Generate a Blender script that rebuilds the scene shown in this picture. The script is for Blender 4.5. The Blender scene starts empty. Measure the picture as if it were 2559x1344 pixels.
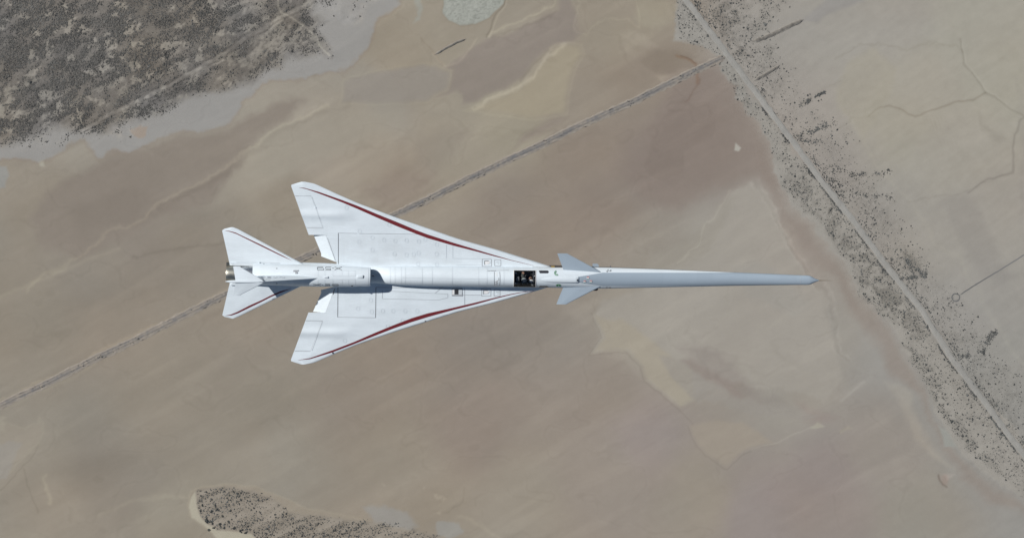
import bpy, bmesh, math, random
import numpy as np
from mathutils import Vector, Matrix
from mathutils.bvhtree import BVHTree

random.seed(5)
RNG = np.random.default_rng(5)
S = bpy.context.scene
COL = S.collection
R = math.radians

# ------------------------------------------------------------------ camera, sky, sun, exposure
ALT = 3041.0            # height of the aircraft above the dry lake
DIST = 160.0            # camera above the aircraft
PPM = 50.4              # photo pixels per metre at the aircraft
CAMH = ALT + DIST
HAZE = .05 / CAMH        # thin desert haze
K = 1.0 / (DIST * PPM)  # metres per photo pixel per metre of distance
GP = CAMH * K           # metres per photo pixel on the ground

cam = bpy.data.cameras.new('camera')
cam.sensor_width = 36.0
cam.lens = 36.0 / (2559 * K)
cam.clip_start = 1.0
cam.clip_end = 120000.0
cam_o = bpy.data.objects.new('camera', cam)
cam_o.location = (0, 0, CAMH)
COL.objects.link(cam_o)
S.camera = cam_o

SUN_TO = Vector((-0.98, 0.41, 1.0)).normalized()
SUN_EL = math.asin(SUN_TO.z)
SUN_AZ = math.atan2(SUN_TO.x, SUN_TO.y)
world = bpy.data.worlds.new('World')
S.world = world
world.use_nodes = True
wn = world.node_tree
wn.nodes.clear()
sky = wn.nodes.new('ShaderNodeTexSky')
sky.sky_type = 'NISHITA'
sky.sun_disc = False
sky.sun_elevation = SUN_EL
sky.sun_rotation = SUN_AZ
sky.altitude = 700
bg = wn.nodes.new('ShaderNodeBackground')
bg.inputs['Strength'].default_value = 0.05
wo = wn.nodes.new('ShaderNodeOutputWorld')
wn.links.new(sky.outputs[0], bg.inputs[0])
wn.links.new(bg.outputs[0], wo.inputs[0])

sun = bpy.data.lights.new('sun', 'SUN')
sun.energy = 5.0
sun.angle = R(0.5)
sun.color = (1.0, 0.975, 0.94)
sun_o = bpy.data.objects.new('sun', sun)
sun_o.rotation_euler = SUN_TO.to_track_quat('Z', 'Y').to_euler()
sun_o.location = (-200, 80, CAMH + 300)
COL.objects.link(sun_o)

S.view_settings.view_transform = 'Standard'
S.view_settings.look = 'None'
S.view_settings.gamma = 1.0
S.view_settings.use_curve_mapping = False
S.view_settings.exposure = -0.24
S.cycles.max_bounces = 6

# ------------------------------------------------------------------ helpers
def lin(c):
    c = np.asarray(c, dtype=np.float64) / 255.0
    return np.where(c <= 0.04045, c / 12.92, ((c + 0.055) / 1.055) ** 2.4)

def smooth(e0, e1, x):
    t = np.clip((x - e0) / (e1 - e0), 0, 1)
    return t * t * (3 - 2 * t)

_LAT = np.random.default_rng(77).random((256, 256)).astype(np.float32)
def vnoise(x, y, seed=0):
    x = x + seed * 17.31
    y = y + seed * 9.77
    xi = np.floor(x).astype(np.int32)
    yi = np.floor(y).astype(np.int32)
    fx = (x - xi).astype(np.float32)
    fy = (y - yi).astype(np.float32)
    fx = fx * fx * (3 - 2 * fx)
    fy = fy * fy * (3 - 2 * fy)
    a = _LAT[yi & 255, xi & 255]; b = _LAT[yi & 255, (xi + 1) & 255]
    c = _LAT[(yi + 1) & 255, xi & 255]; d = _LAT[(yi + 1) & 255, (xi + 1) & 255]
    return (a * (1 - fx) + b * fx) * (1 - fy) + (c * (1 - fx) + d * fx) * fy

def fbm(x, y, oct=4, seed=0, gain=0.5):
    s = 0; amp = 1.0; tot = 0
    for o in range(oct):
        s = s + amp * vnoise(x * 2 ** o, y * 2 ** o, seed + o * 3)
        tot += amp
        amp *= gain
    return s / tot * 2 - 1      # about -1..1

def link_obj(name, mesh, parent=None, mats=()):
    o = bpy.data.objects.new(name, mesh)
    for m in mats:
        mesh.materials.append(m)
    COL.objects.link(o)
    if parent is not None:
        o.parent = parent
    return o

def mesh_from(name, verts, faces, smooth_angle=None):
    me = bpy.data.meshes.new(name)
    me.from_pydata([tuple(v) for v in verts], [], faces)
    me.validate()
    bm = bmesh.new(); bm.from_mesh(me)
    bmesh.ops.recalc_face_normals(bm, faces=bm.faces)
    bm.to_mesh(me); bm.free()
    if smooth_angle is not None:
        for p in me.polygons:
            p.use_smooth = True
        me.set_sharp_from_angle(angle=R(smooth_angle))
    return me

def big_mesh(name, verts, tris_or_quads, nper):
    me = bpy.data.meshes.new(name)
    v = np.asarray(verts, dtype=np.float32); f = np.asarray(tris_or_quads, dtype=np.int32)
    me.vertices.add(len(v)); me.vertices.foreach_set('co', v.ravel())
    me.loops.add(f.size); me.loops.foreach_set('vertex_index', f.ravel())
    me.polygons.add(len(f))
    me.polygons.foreach_set('loop_start', np.arange(0, f.size, nper, dtype=np.int32))
    me.polygons.foreach_set('loop_total', np.full(len(f), nper, dtype=np.int32))
    me.update(calc_edges=True)
    return me

def set_color(me, rgb):
    at = me.color_attributes.new('Col', 'FLOAT_COLOR', 'POINT')
    a = np.ones((len(rgb), 4), dtype=np.float32); a[:, :3] = rgb
    at.data.foreach_set('color', a.ravel())

def tag(o, label=None, cat=None, group=None, kind=None):
    if label: o['label'] = label
    if cat: o['category'] = cat
    if group: o['group'] = group
    if kind: o['kind'] = kind
    return o

def N(nt, typ, **kw):
    n = nt.nodes.new(typ)
    for k, v in kw.items():
        setattr(n, k, v)
    return n

def mat(name, color, rough=0.5, metal=0.0, noise=0.0, nscale=3.0, coat=0.0, spec=0.5, bump=0.0):
    m = bpy.data.materials.new(name); m.use_nodes = True
    nt = m.node_tree; b = nt.nodes['Principled BSDF']
    b.inputs['Base Color'].default_value = (*color, 1)
    b.inputs['Roughness'].default_value = rough
    b.inputs['Metallic'].default_value = metal
    b.inputs['Specular IOR Level'].default_value = spec
    b.inputs['Coat Weight'].default_value = coat
    if noise or bump:
        tc = N(nt, 'ShaderNodeTexCoord')
        nz = N(nt, 'ShaderNodeTexNoise'); nz.inputs['Scale'].default_value = nscale; nz.inputs['Detail'].default_value = 6
        nt.links.new(tc.outputs['Object'], nz.inputs['Vector'])
        if noise:
            mr = N(nt, 'ShaderNodeMapRange')
            mr.inputs[1].default_value = 0.25; mr.inputs[2].default_value = 0.75
            mr.inputs[3].default_value = 1 - noise; mr.inputs[4].default_value = 1 + noise
            nt.links.new(nz.outputs['Fac'], mr.inputs[0])
            mx = N(nt, 'ShaderNodeVectorMath', operation='SCALE')
            mx.inputs[0].default_value = color
            nt.links.new(mr.outputs[0], mx.inputs['Scale'])
            nt.links.new(mx.outputs[0], b.inputs['Base Color'])
        if bump:
            bp = N(nt, 'ShaderNodeBump'); bp.inputs['Strength'].default_value = bump; bp.inputs['Distance'].default_value = 0.05
            nt.links.new(nz.outputs['Fac'], bp.inputs['Height']); nt.links.new(bp.outputs[0], b.inputs['Normal'])
    return m

# ------------------------------------------------------------------ ground colour field (photo-pixel coordinates, y down)
STEP = 2.5
inner_x = np.arange(-60, 2620 + STEP, STEP); inner_y = np.arange(-60, 1405 + STEP, STEP)
def extend(a):
    d = STEP; lo = [a[0]]; hi = [a[-1]]
    while hi[-1] - a[-1] < 60000:
        d *= 1.32
        hi.append(hi[-1] + d); lo.append(lo[-1] - d)
    return np.concatenate([np.array(lo[1:][::-1]), a, np.array(hi[1:])])
gx = extend(inner_x); gy = extend(inner_y)
NX, NY = len(gx), len(gy)
PX, PY = np.meshgrid(gx, gy)
PXc = np.clip(PX, -400, 2960); PYc = np.clip(PY, -400, 1744)

CTRL = [
 (0,450,148,142,131),(100,520,146,139,127),(250,470,138,131,121),(200,700,141,134,123),(50,800,143,136,124),(300,850,146,138,126),
 (100,1100,146,139,127),(60,1250,148,141,129),(300,1200,142,135,124),(400,1000,146,139,127),(650,1000,145,138,126),(700,1150,149,142,130),
 (450,1300,147,140,127),(900,1000,143,135,124),(1000,1150,147,140,128),(1200,1050,143,134,124),(1300,1250,150,143,131),(1100,1300,148,140,127),
 (1500,1000,145,137,127),(1500,1200,148,140,130),(1600,1100,149,140,133),(1750,1250,150,142,130),(1900,1300,147,139,133),(2100,1250,146,138,131),
 (2300,1300,147,142,132),(2250,1100,148,141,132),(2000,1000,153,147,137),(1800,900,150,142,131),(1650,850,154,148,136),(1800,650,156,152,143),(1720,720,154,149,140),
 (1650,620,147,141,131),(1950,700,152,144,135),(2050,850,151,146,137),(1550,500,142,133,123),(1750,300,140,130,121),(1650,400,139,130,121),
 (1500,380,143,134,123),(1300,550,142,133,122),(1200,850,141,133,123),(1000,820,143,135,124),(600,850,146,138,126),(450,620,141,134,123),
 (300,600,139,132,122),(700,500,146,138,125),(650,420,157,151,139),(760,410,159,151,139),(900,330,154,146,133),(1150,380,153,145,131),(1000,450,148,139,126),
 (1300,300,153,146,131),(1450,250,147,139,127),(1600,150,145,136,124),(1550,50,149,141,127),(1050,130,151,143,129),(950,250,149,144,134),
 (1000,60,150,142,128),(400,370,149,143,132),(180,390,151,145,134),
 (1900,120,155,151,144),(2000,250,157,152,145),(2100,150,158,154,146),(2200,60,158,154,146),(2400,60,161,158,147),(2500,200,162,159,147),
 (2300,200,162,158,147),(2250,320,161,157,145),(2400,400,160,156,146),(2100,400,154,150,144),(2200,550,152,149,143),(2350,600,155,152,145),
 (2500,550,157,153,145),(2400,750,152,150,145),(2500,900,149,148,143),(2300,850,151,148,142),(2450,1050,148,147,142),(2540,1200,146,145,141)]
cn = np.array(CTRL, dtype=np.float64)
wxn = PXc + 70 * fbm(PXc / 330, PYc / 330, 4, 1); wyn = PYc + 50 * fbm(PXc / 330, PYc / 330, 4, 2)
acc = np.zeros((NY, NX, 3)); wsum = np.zeros((NY, NX))
for row in cn:
    d2 = ((wxn - row[0]) ** 2 + (wyn - row[1]) ** 2) / 120.0 ** 2
    w = 1.0 / (d2 + 0.12) ** 2
    acc += w[..., None] * row[2:]; wsum += w
C = acc / wsum[..., None]                    # apparent sRGB of the soil, made into albedo at the end
SCRUB = np.zeros((NY, NX))                   # how thickly shrubs stand

# rotated coordinates along the wind / old shoreline grain
ca, sa = math.cos(R(27)), math.sin(R(27))
U = PXc * ca - PYc * sa; V = PXc * sa + PYc * ca
streak = fbm(U / 420, V / 60, 5, 11)
blot = fbm(PXc / 150, PYc / 110, 5, 12)
leftw = smooth(1500, 900, PXc)
C += (streak * (2.0 + 3.0 * leftw) + blot * 2.6)[..., None] * np.array([1, 1, 1.0])
C += (fbm(PXc / 260, PYc / 200, 3, 14) * 2.0)[..., None] * np.array([1.0, 0.0, -0.8])

WX = PX + 7 * fbm(PX / 42, PY / 42, 4, 21); WY = PY + 7 * fbm(PX / 42, PY / 42, 4, 22)
WX2 = PX + 16 * fbm(PX / 60, PY / 60, 5, 23); WY2 = PY + 16 * fbm(PX / 60, PY / 60, 5, 24)
WX2 = WX2 + 4 * fbm(PX / 9, PY / 9, 3, 25); WY2 = WY2 + 4 * fbm(PX / 9, PY / 9, 3, 26)

def window(pts, pad):
    p = np.asarray(pts, float)
    i0 = np.searchsorted(gx, p[:, 0].min() - pad); i1 = np.searchsorted(gx, p[:, 0].max() + pad)
    j0 = np.searchsorted(gy, p[:, 1].min() - pad); j1 = np.searchsorted(gy, p[:, 1].max() + pad)
    return (slice(max(j0, 0), max(j1, 1)), slice(max(i0, 0), max(i1, 1)))

def seg_dist(x, y, a, b):
    dx, dy = b[0] - a[0], b[1] - a[1]
    t = np.clip(((x - a[0]) * dx + (y - a[1]) * dy) / (dx * dx + dy * dy + 1e-9), 0, 1)
    return np.hypot(x - a[0] - t * dx, y - a[1] - t * dy)

def signed(pts, x, y):
    n = len(pts); d = np.full(x.shape, 1e9); ins = np.zeros(x.shape, bool)
    for i in range(n):
        a, b = pts[i], pts[(i + 1) % n]
        d = np.minimum(d, seg_dist(x, y, a, b))
        if a[1] != b[1]:
            c = ((a[1] > y) != (b[1] > y)) & (x < (b[0] - a[0]) * (y - a[1]) / (b[1] - a[1]) + a[0])
            ins ^= c
    return np.where(ins, -d, d)

def area(pts, color=None, soft=3.0, k=1.0, rough=1, edge=None, edge_w=3.0, delta=None, soft_in=None):
    """soil patch: blend to a colour (or shift by delta) inside an outline; edge = colour shift along its rim"""
    w = window(pts, 60 + soft * 2)
    x, y = (WX[w], WY[w]) if rough == 1 else ((WX2[w], WY2[w]) if rough == 2 else (PX[w], PY[w]))
    sd = signed(pts, x, y)
    m = smooth(soft, -(soft if soft_in is None else soft_in), sd) * k
    if color is not None:
        tint = np.asarray(color, float) + (blot[w] * 2.0 + streak[w] * 2.0)[..., None]
        C[w] = C[w] * (1 - m[..., None]) + tint * m[..., None]
    if delta is not None:
        C[w] += m[..., None] * np.asarray(delta, float)
    if edge is not None:
        e = np.exp(-(sd / edge_w) ** 2)
        C[w] += e[..., None] * np.asarray(edge, float)
    return w, sd

def line(pts, delta, width=1.6, rough=1, k=1.0, broken=0.0):
    w = window(pts, 30 + width * 3)
    x, y = (WX[w], WY[w]) if rough == 1 else ((WX2[w], WY2[w]) if rough == 2 else (PX[w], PY[w]))
    d = np.full(x.shape, 1e9)
    for a, b in zip(pts[:-1], pts[1:]):
        d = np.minimum(d, seg_dist(x, y, a, b))
    m = np.exp(-(d / width) ** 2) * k
    if broken:
        m = m * smooth(-broken, broken, fbm(PX[w] / 14, PY[w] / 14, 3, 31))
    C[w] += m[..., None] * np.asarray(delta, float)
    return w, d

# --- dark lobes and pale lobes of the lake bed
area([(270,395),(454,345),(571,318),(605,300),(700,252),(760,250),(720,305),(650,350),(600,424),(521,505),(446,540),(387,546),(300,600),(200,650),(110,620),(75,560),(110,480),(215,432)], (139,131,121), soft=14, k=0.85, rough=2)
area([(600,424),(650,350),(720,300),(850,262),(1000,270),(1010,300),(900,380),(760,420),(640,470),(521,512)], (154,148,136), soft=26, soft_in=40, k=0.75, rough=2)
line([(823,262),(706,319),(580,412),(506,453),(402,513),(268,592),(60,730)], (8,8,6), 4.5, k=0.9, rough=2)
line([(815,275),(700,333),(585,424),(510,464),(400,527)], (-5,-5,-5), 8, rough=2)
line([(0,742),(150,676),(300,620)], (5,5,4), 5)
line([(330,640),(400,632),(470,625),(560,600),(650,592)], (-6,-6,-6), 4, rough=2)
area([(150,520),(330,470),(420,520),(330,560),(200,575)], delta=(-3,-3,-3), soft=18, rough=2)
# grey oval and the top-centre lobes
area([(850,262),(862,200),(930,178),(1010,163),(1085,160),(1128,178),(1122,222),(1070,254),(960,262)], (147,141,132), soft=3, soft_in=14, k=0.9, edge=(3,3,2))
area([(1212,97),(1165,128),(1122,158),(1105,168),(1128,178),(1118,222),(1070,252),(1110,242),(1140,232),(1150,240),(1153,264),(1190,256),(1260,225),(1310,195),(1345,150),(1385,118),(1430,105),(1470,80),(1440,30),(1420,-20),(1500,-60),(1390,-60),(1392,20),(1345,48),(1290,70)], (142,134,125), soft=4, soft_in=12, k=0.9, edge=(2,2,2))
area([(1390,112),(1420,104),(1452,112),(1460,138),(1446,166),(1428,200),(1422,250),(1416,290),(1340,300),(1250,290),(1160,275),(1230,247),(1300,212),(1345,160)], (156,148,131), soft=4, soft_in=18, k=0.9, edge=(4,4,3))
line([(1410,112),(1362,145),(1346,172),(1330,193),(1290,222),(1235,245),(1185,268)], (13,13,12), 6, rough=2)
line([(1300,200),(1340,158),(1372,128)], (-6,-6,-6), 3)
area([(1140,245),(1090,258),(1040,270),(1100,278),(1155,275),(1150,250)], (153,146,133), soft=6, k=0.8)
# upper centre ridges
line([(1265,-10),(1258,15),(1237,40),(1226,70),(1214,96)], (-13,-13,-13), 2.2)
line([(1270,-10),(1264,17),(1243,43),(1231,70),(1220,97)], (8,8,7), 2.0)
line([(1390,-20),(1384,12),(1350,25),(1318,46),(1270,66),(1222,92)], (9,9,7), 3.5, rough=2)
line([(1392,30),(1340,52),(1290,74),(1232,98)], (-6,-6,-6), 3.5, rough=2)
area([(1455,-10),(1448,30),(1428,62),(1430,82),(1441,89),(1465,88),(1488,66),(1515,48),(1572,50),(1606,76),(1600,40),(1590,-10)], (150,142,129), soft=3, soft_in=12, k=0.8, edge=(6,6,5), edge_w=2.5, rough=2)
area([(1590,50),(1620,70),(1680,60),(1700,10),(1600,0)], delta=(5,6,5), soft=10, rough=2)
area([(1555,95),(1570,80),(1620,90),(1640,110),(1600,140),(1560,130)], delta=(6,6,6), soft=10, rough=2)
area([(1560,110),(1660,120),(1740,140),(1720,175),(1640,185),(1610,160)], delta=(-6,-6,-6), soft=10, rough=2)
area([(1640,195),(1700,170),(1728,168),(1710,185),(1660,205)], delta=(9,9,8), soft=6, rough=2)
line([(1085,137),(1098,155),(1112,165),(1140,160),(1180,118),(1190,98)], (8,7,6), 3)
line([(1054,98),(1085,135),(1105,163)], (-6,-7,-7), 2)
# pond of cracked grey mud
w, sd = area([(1107,-30),(1110,30),(1122,52),(1150,66),(1190,62),(1225,42),(1258,10),(1268,-30)], (156,157,149), soft=2.5, rough=1, edge=(-6,-7,-8), edge_w=3)
m = smooth(4, -10, sd)
cr = np.abs(vnoise(PX[w] / 6, PY[w] / 4.5, 41) - 0.5) * 2
C[w] += (m * ((cr < 0.16) * -10 + (vnoise(PX[w] / 3, PY[w] / 3, 42) - .5) * 14))[..., None]
area([(1035,-10),(1042,40),(1032,62),(1050,50),(1056,10),(1052,-10)], (152,152,144), soft=5, k=0.7, rough=2)
# dark red-brown bed left of the road
area([(1680,180),(1800,160),(1838,215),(1862,262),(1898,330),(1928,400),(1950,470),(1925,470),(1880,440),(1790,470),(1700,520),(1610,510),(1560,440),(1620,320),(1660,240)], (139,129,120), soft=26, k=0.8, rough=2)
area([(1700,240),(1640,310),(1612,380),(1612,420),(1640,445),(1710,432),(1720,380),(1780,340),(1790,270)], delta=(-3,-3,-3), soft=4, rough=2)
area([(1282,370),(1300,340),(1350,310),(1395,296),(1420,295),(1390,320),(1300,365),(1265,388)], (141,132,122), soft=4, soft_in=14, k=0.8, edge=(-3,-3,-3))
area([(1040,350),(1110,320),(1180,330),(1150,380),(1080,430),(1040,400)], delta=(-5,-5,-4), soft=22, rough=2)
area([(900,470),(1000,420),(1080,430),(1050,490),(960,520)], delta=(-4,-5,-4), soft=22, rough=2)
# pale apron right of the nose
area([(1880,450),(1920,480),(1960,560),(2000,640),(2060,720),(2090,830),(2110,960),(2060,1010),(1960,980),(1840,960),(1740,1000),(1700,1025),(1640,978),(1612,955),(1602,918),(1565,880),(1470,884),(1500,842),(1480,785),(1500,740),(1600,720),(1680,650),(1740,610),(1770,550),(1830,470)], (157,152,143), soft=2, soft_in=14, k=0.85, rough=2)
area([(1470,884),(1500,842),(1480,785),(1560,790),(1640,850),(1740,920),(1740,1000),(1700,1025),(1640,978),(1612,955),(1602,918),(1565,880)], (159,152,138), soft=1.5, soft_in=16, k=0.85)
area([(1700,860),(1800,880),(1880,960),(1960,1010),(1900,1010),(1800,960)], delta=(-6,-7,-6), soft=18, rough=2)
area([(1720,1060),(1740,1110),(1762,1135),(1815,1169),(1850,1140),(1880,1122),(1940,1106),(1900,1075),(1860,1048),(1800,1045)], (155,147,135), soft=2.5, soft_in=12, k=0.85)
line([(1880,1124),(1935,1106),(1985,1082),(2030,1068)], (7,7,6), 2)
area([(2024,1072),(2042,1054),(2064,1066)], (160,156,144), soft=2)
area([(2100,1078),(2125,1062),(2132,1068),(2104,1086)], (153,147,136), soft=3)
line([(2100,1000),(2160,955)], (7,7,7), 4, k=.8)
area([(1995,1010),(2050,1030),(2080,1040),(2050,1060),(2010,1045)], delta=(-3,-6,-5), soft=16, rough=2)
area([(2000,1080),(2150,1070),(2130,1200),(2000,1290),(1900,1250)], delta=(-1,-1.5,-1), soft=40, rough=2)
area([(1838,357),(1852,370),(1846,379),(1835,376)], (166,163,154), soft=2, rough=0)
area([(1640,880),(1720,900),(1790,960),(1900,1000),(1990,1015),(2060,1040),(2000,1055),(1880,1040),(1800,1010),(1740,1010),(1690,960)], (150,145,137), soft=2.5, soft_in=10, k=.7, rough=2)
area([(1700,900),(1730,890),(1800,930),(1870,985),(1850,1000),(1780,965)], (143,134,126), soft=3, soft_in=14, k=.7, rough=2)
area([(1600,650),(1680,600),(1760,560),(1800,500),(1860,470),(1820,560),(1780,640),(1700,680),(1600,720)], (151,146,136), soft=2, soft_in=20, k=.7, rough=2)
area([(1800,660),(1900,640),(2000,700),(2050,760),(1980,800),(1860,760)], (154,150,142), soft=3, soft_in=26, k=.7, rough=2)
area([(1420,740),(1480,760),(1470,800),(1400,790)], delta=(4,4,4), soft=10, rough=2)
area([(1470,884),(1500,870),(1560,878),(1600,916),(1612,952),(1600,950),(1560,900)], delta=(3,3,3), soft=3)
line([(1480,785),(1500,842),(1470,884),(1565,880),(1602,918),(1612,955),(1640,978),(1700,1025),(1735,1060)], (-7,-7,-7), 1.6)
line([(1720,1062),(1740,1112),(1762,1137),(1815,1171),(1852,1142),(1882,1124),(1940,1108)], (-6,-6,-6), 1.6)
line([(1690,660),(1740,615),(1772,552),(1832,470)], (6,6,5), 2.5, rough=2)
# reddish band along the road-side shore
area([(1862,262),(1885,285),(1900,330),(1925,390),(1932,430),(1952,470),(1975,520),(2040,560),(2045,592),(2100,650),(2130,700),(2200,790),(2250,850),(2290,930),(2330,990),(2345,1050),(2370,1080),(2400,1130),(2450,1180),(2520,1220),(2580,1270),(2560,1290),(2470,1260),(2400,1200),(2345,1130),(2290,1000),(2215,940),(2190,880),(2130,800),(2085,720),(2030,650),(1965,580),(1920,510),(1895,450),(1860,380)], (142, 132, 123), soft=5, soft_in=26, k=0.62, rough=2)
for off, dl in ((0, 8), (10, -5), (18, 6)):
    line([(1895 - off, 455), (1920 - off, 500), (1965 - off, 580), (2020 - off, 660), (2080 - off, 740), (2100 - off, 800), (2105 - off, 870), (2130 - off, 900)], (dl, dl, dl), 3, rough=2, broken=.8)
area([(2215,955),(2262,975),(2300,1060),(2320,1110),(2380,1170),(2330,1140),(2270,1060)], delta=(8,7,5), soft=9, rough=2)
area([(2345,1060),(2390,1090),(2395,1120),(2360,1115)], (150,151,145), soft=4)
line([(2344,1184),(2347,1196),(2356,1208),(2364,1214)], (-22,-26,-26), 2.4)
area([(2344,1186),(2356,1178),(2372,1190),(2366,1208),(2352,1204)], delta=(2,-4,-5), soft=5, rough=2)
area([(2352,1178),(2385,1180),(2380,1190),(2365,1192)], delta=(10,8,8), soft=4, rough=2)
# pale shore with shrubs and everything beyond the road
shore = [(1690,-40),(1682,60),(1680,102),(1735,112),(1790,130),(1805,165),(1818,200),(1840,216),(1836,240),(1860,255),(1865,285),(1880,285),(1892,300),(1902,330),(1915,350),(1927,390),(1932,420),(1952,470),(1975,520),(2040,562),(2045,590),(2100,650),(2130,700),(2200,790),(2250,850),(2290,930),(2330,990),(2345,1050),(2370,1080),(2400,1130),(2450,1180),(2520,1222),(2620,1290),(2620,1160),(2400,925),(2250,720),(2100,512),(1990,382),(1900,262),(1870,220),(1805,115),(1740,30),(1700,-40)]
area(shore, (155,152,145), soft=3.0, soft_in=6, k=0.95, rough=2)
# far side: veins, tracks and dune edges
line([(2170,289),(2200,270),(2224,265),(2284,289),(2321,279),(2391,252),(2430,250),(2465,232)], (-16,-17,-18), 2.6)
line([(2090,330),(2130,300),(2170,289)], (-7,-7,-8), 2.5, rough=2)
line([(2400,100),(2412,161),(2465,232),(2510,265),(2575,300)], (-13,-13,-13), 2.8)
line([(2403,100),(2418,160),(2470,229),(2515,262)], (7,7,7), 2)
line([(2083,150),(2150,120),(2203,111),(2254,126),(2338,111),(2385,113),(2402,130)], (-6,-6,-7), 3, rough=2)
line([(2575,285),(2550,305),(2536,336),(2532,380),(2531,430),(2472,446),(2420,480)], (-16,-16,-15), 3)
line([(2531,430),(2480,450),(2400,485),(2330,500),(2260,512)], (-6,-6,-6), 2.5, rough=2)
line([(2010,255),(2060,225),(2120,180),(2160,155)], (-5,-5,-6), 3, rough=2, broken=.4)
line([(2090,215),(2110,250),(2115,290),(2160,360),(2190,410),(2230,460),(2270,510),(2320,580),(2330,610),(2400,640),(2440,720),(2500,820),(2559,910)], (3,3,2), 6, rough=2)
area([(2115,160),(2090,230),(2112,290),(2160,350),(2200,290),(2240,170),(2180,120)], (161,156,141), soft=10, k=0.5, rough=2)
area([(2350,500),(2420,480),(2480,600),(2540,700),(2500,720),(2420,640)], delta=(-6,-6,-5), soft=16, rough=2)
for q in range(6):
    x0 = 2315 + q * 9
    line([(x0, 290), (x0 + 14, 330), (x0 + 30, 360)], (-5, -5, -5), 1.6, broken=.3)
area([(2450,280),(2480,330),(2520,345),(2500,360),(2460,330)], delta=(-7,-7,-7), soft=6, rough=2)
line([(2540,200),(2560,330),(2559,560)], (-4,-4,-3), 8, rough=2)
area([(2150,-20),(2165,5),(2100,25),(2045,60),(2005,52),(2030,25),(2090,-20)], (146,144,141), soft=5, soft_in=8, k=0.8)
# bottom-left shore
area([(-60,1060),(20,1065),(60,1078),(98,1066),(104,1050),(112,1060),(95,1100),(70,1140),(30,1170),(-60,1200)], (150,143,131), soft=3, soft_in=9, k=0.8, edge=(4,4,3), rough=2)
area([(-60,1130),(25,1108),(55,1112),(40,1150),(15,1190),(-60,1215)], (149,145,138), soft=5, k=0.6, rough=2)
area([(-30,1030),(15,1050),(10,1085),(-30,1080)], (154,148,135), soft=4, rough=2, k=.7)
line([(62,1170),(70,1210),(85,1250),(95,1280)], (-7,-7,-7), 2)
line([(112,1190),(118,1220),(130,1255)], (9,9,7), 5, rough=2)
line([(98,1110),(72,1150),(35,1190),(0,1225)], (-6,-6,-6), 2)
area([(150,1180),(280,1120),(330,1140),(260,1210),(160,1230)], delta=(-4,-4,-4), soft=26, rough=2)
area([(-60,1334),(60,1320),(150,1340),(240,1390),(-60,1400)], (152,145,132), soft=5, rough=2, k=.6)
line([(240,1290),(340,1250),(470,1232)], (5,5,4), 6, rough=2)
# left edge grey patches
area([(-60,410),(15,418),(24,440),(15,466),(-60,478)], (149,148,143), soft=4, k=.9)
area([(92,398),(104,396),(112,418),(98,415)], (162,158,146), soft=3)
# grey strip under the shrubland
strip = [(-60,410),(0,400),(70,395),(100,398),(130,392),(208,352),(240,402),(269,386),(310,378),(353,366),(400,350),(454,338),(520,322),(571,311),(588,297),(605,262),(655,215),(722,202),(780,190),(850,186),(917,131),(925,100),(947,47),(994,20),(1000,-60),(-60,-60)]
area(strip, (150,148,144), soft=5, soft_in=9, k=0.92, rough=2, edge=(-3,-5,-6), edge_w=4)
area([(328,330),(350,310),(372,318),(366,338),(345,340)], (154,144,133), soft=4, rough=2)
# shrubland
land = [(-60,378),(0,372),(60,362),(100,352),(150,342),(230,340),(262,345),(320,312),(380,295),(450,265),(520,240),(570,230),(640,215),(668,185),(705,180),(730,150),(790,140),(838,148),(840,120),(822,95),(800,70),(830,50),(790,30),(812,-60),(-60,-60)]
w, sd = area(land, (100,96,90), soft=7, soft_in=34, k=0.93, rough=2)
base_land = np.zeros((NY, NX)); base_land[w] = smooth(8, -30, sd)
for pl, kk in (([(812,-60),(790,20),(850,50),(842,70),(870,62),(900,42),(950,15),(965,-60)], .45), ([(850,8),(905,28),(905,60),(870,66),(850,40)], .4), ([(240,330),(262,372),(300,350),(380,310),(300,320)], .55), ([(0,350),(60,378),(140,368),(200,345),(100,340)], .5)):
    w2 = window(pl, 40); s2 = signed(pl, WX2[w2], WY2[w2])
    base_land[w2] = np.maximum(base_land[w2], smooth(8, -12, s2) * kk * smooth(-.25, .25, fbm(PX[w2] / 22, PY[w2] / 22, 3, 51)))
tex = fbm(PX / 90, PY / 70, 5, 52)
tex2 = fbm((PX * .8 + PY * .6) / 16, (PY * .8 - PX * .6) / 42, 4, 66) * .6 + fbm(U / 48, V / 15, 4, 67) * .6
bare = smooth(0.30, 0.46, fbm(PX / 46 + .2 * PY / 46, PY / 34, 4, 53) + .25 * tex)
south = smooth(120, 330, PY + 0.34 * (PX - 100))
bare = np.maximum(bare, south * smooth(0.08, 0.32, fbm(U / 40, V / 18, 4, 54)) * .8)
east = smooth(470, 640, PX)
bare = np.maximum(bare, east * smooth(-0.05, 0.25, fbm(U / 60, V / 26, 4, 55)) * .85)
for (bx, by, bw, bh, an) in [(160,20,9,22,20),(172,62,10,28,-20),(95,85,12,14,30),(215,74,11,8,0),(272,88,14,7,35),(240,112,16,14,10),(286,138,9,17,5),(352,106,14,14,10),(492,42,9,26,25),(448,62,16,9,20),(338,165,14,22,-35),(345,205,12,12,0),(225,185,24,9,-15),(125,128,9,24,-5),(18,52,12,5,20),(80,140,16,16,0),(75,200,30,20,30),(195,290,14,26,-5),(250,255,26,9,-30),(105,265,10,9,0),(30,285,22,14,20),(620,62,30,9,15),(560,82,30,8,-5),(510,125,16,10,25),(20,325,14,8,0),(430,20,10,10,0),(465,110,8,14,40),(380,190,14,12,20),(112,318,12,10,0)]:
    cA, sA = math.cos(R(an)), math.sin(R(an))
    dx, dy = WX2 - bx, WY2 - by
    q = np.hypot((dx * cA - dy * sA) / bw, (dx * sA + dy * cA) / bh)
    bare = np.maximum(bare, smooth(1.05, 0.62, q + .95 * fbm(PX / 8, PY / 8, 4, 56)))
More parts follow.
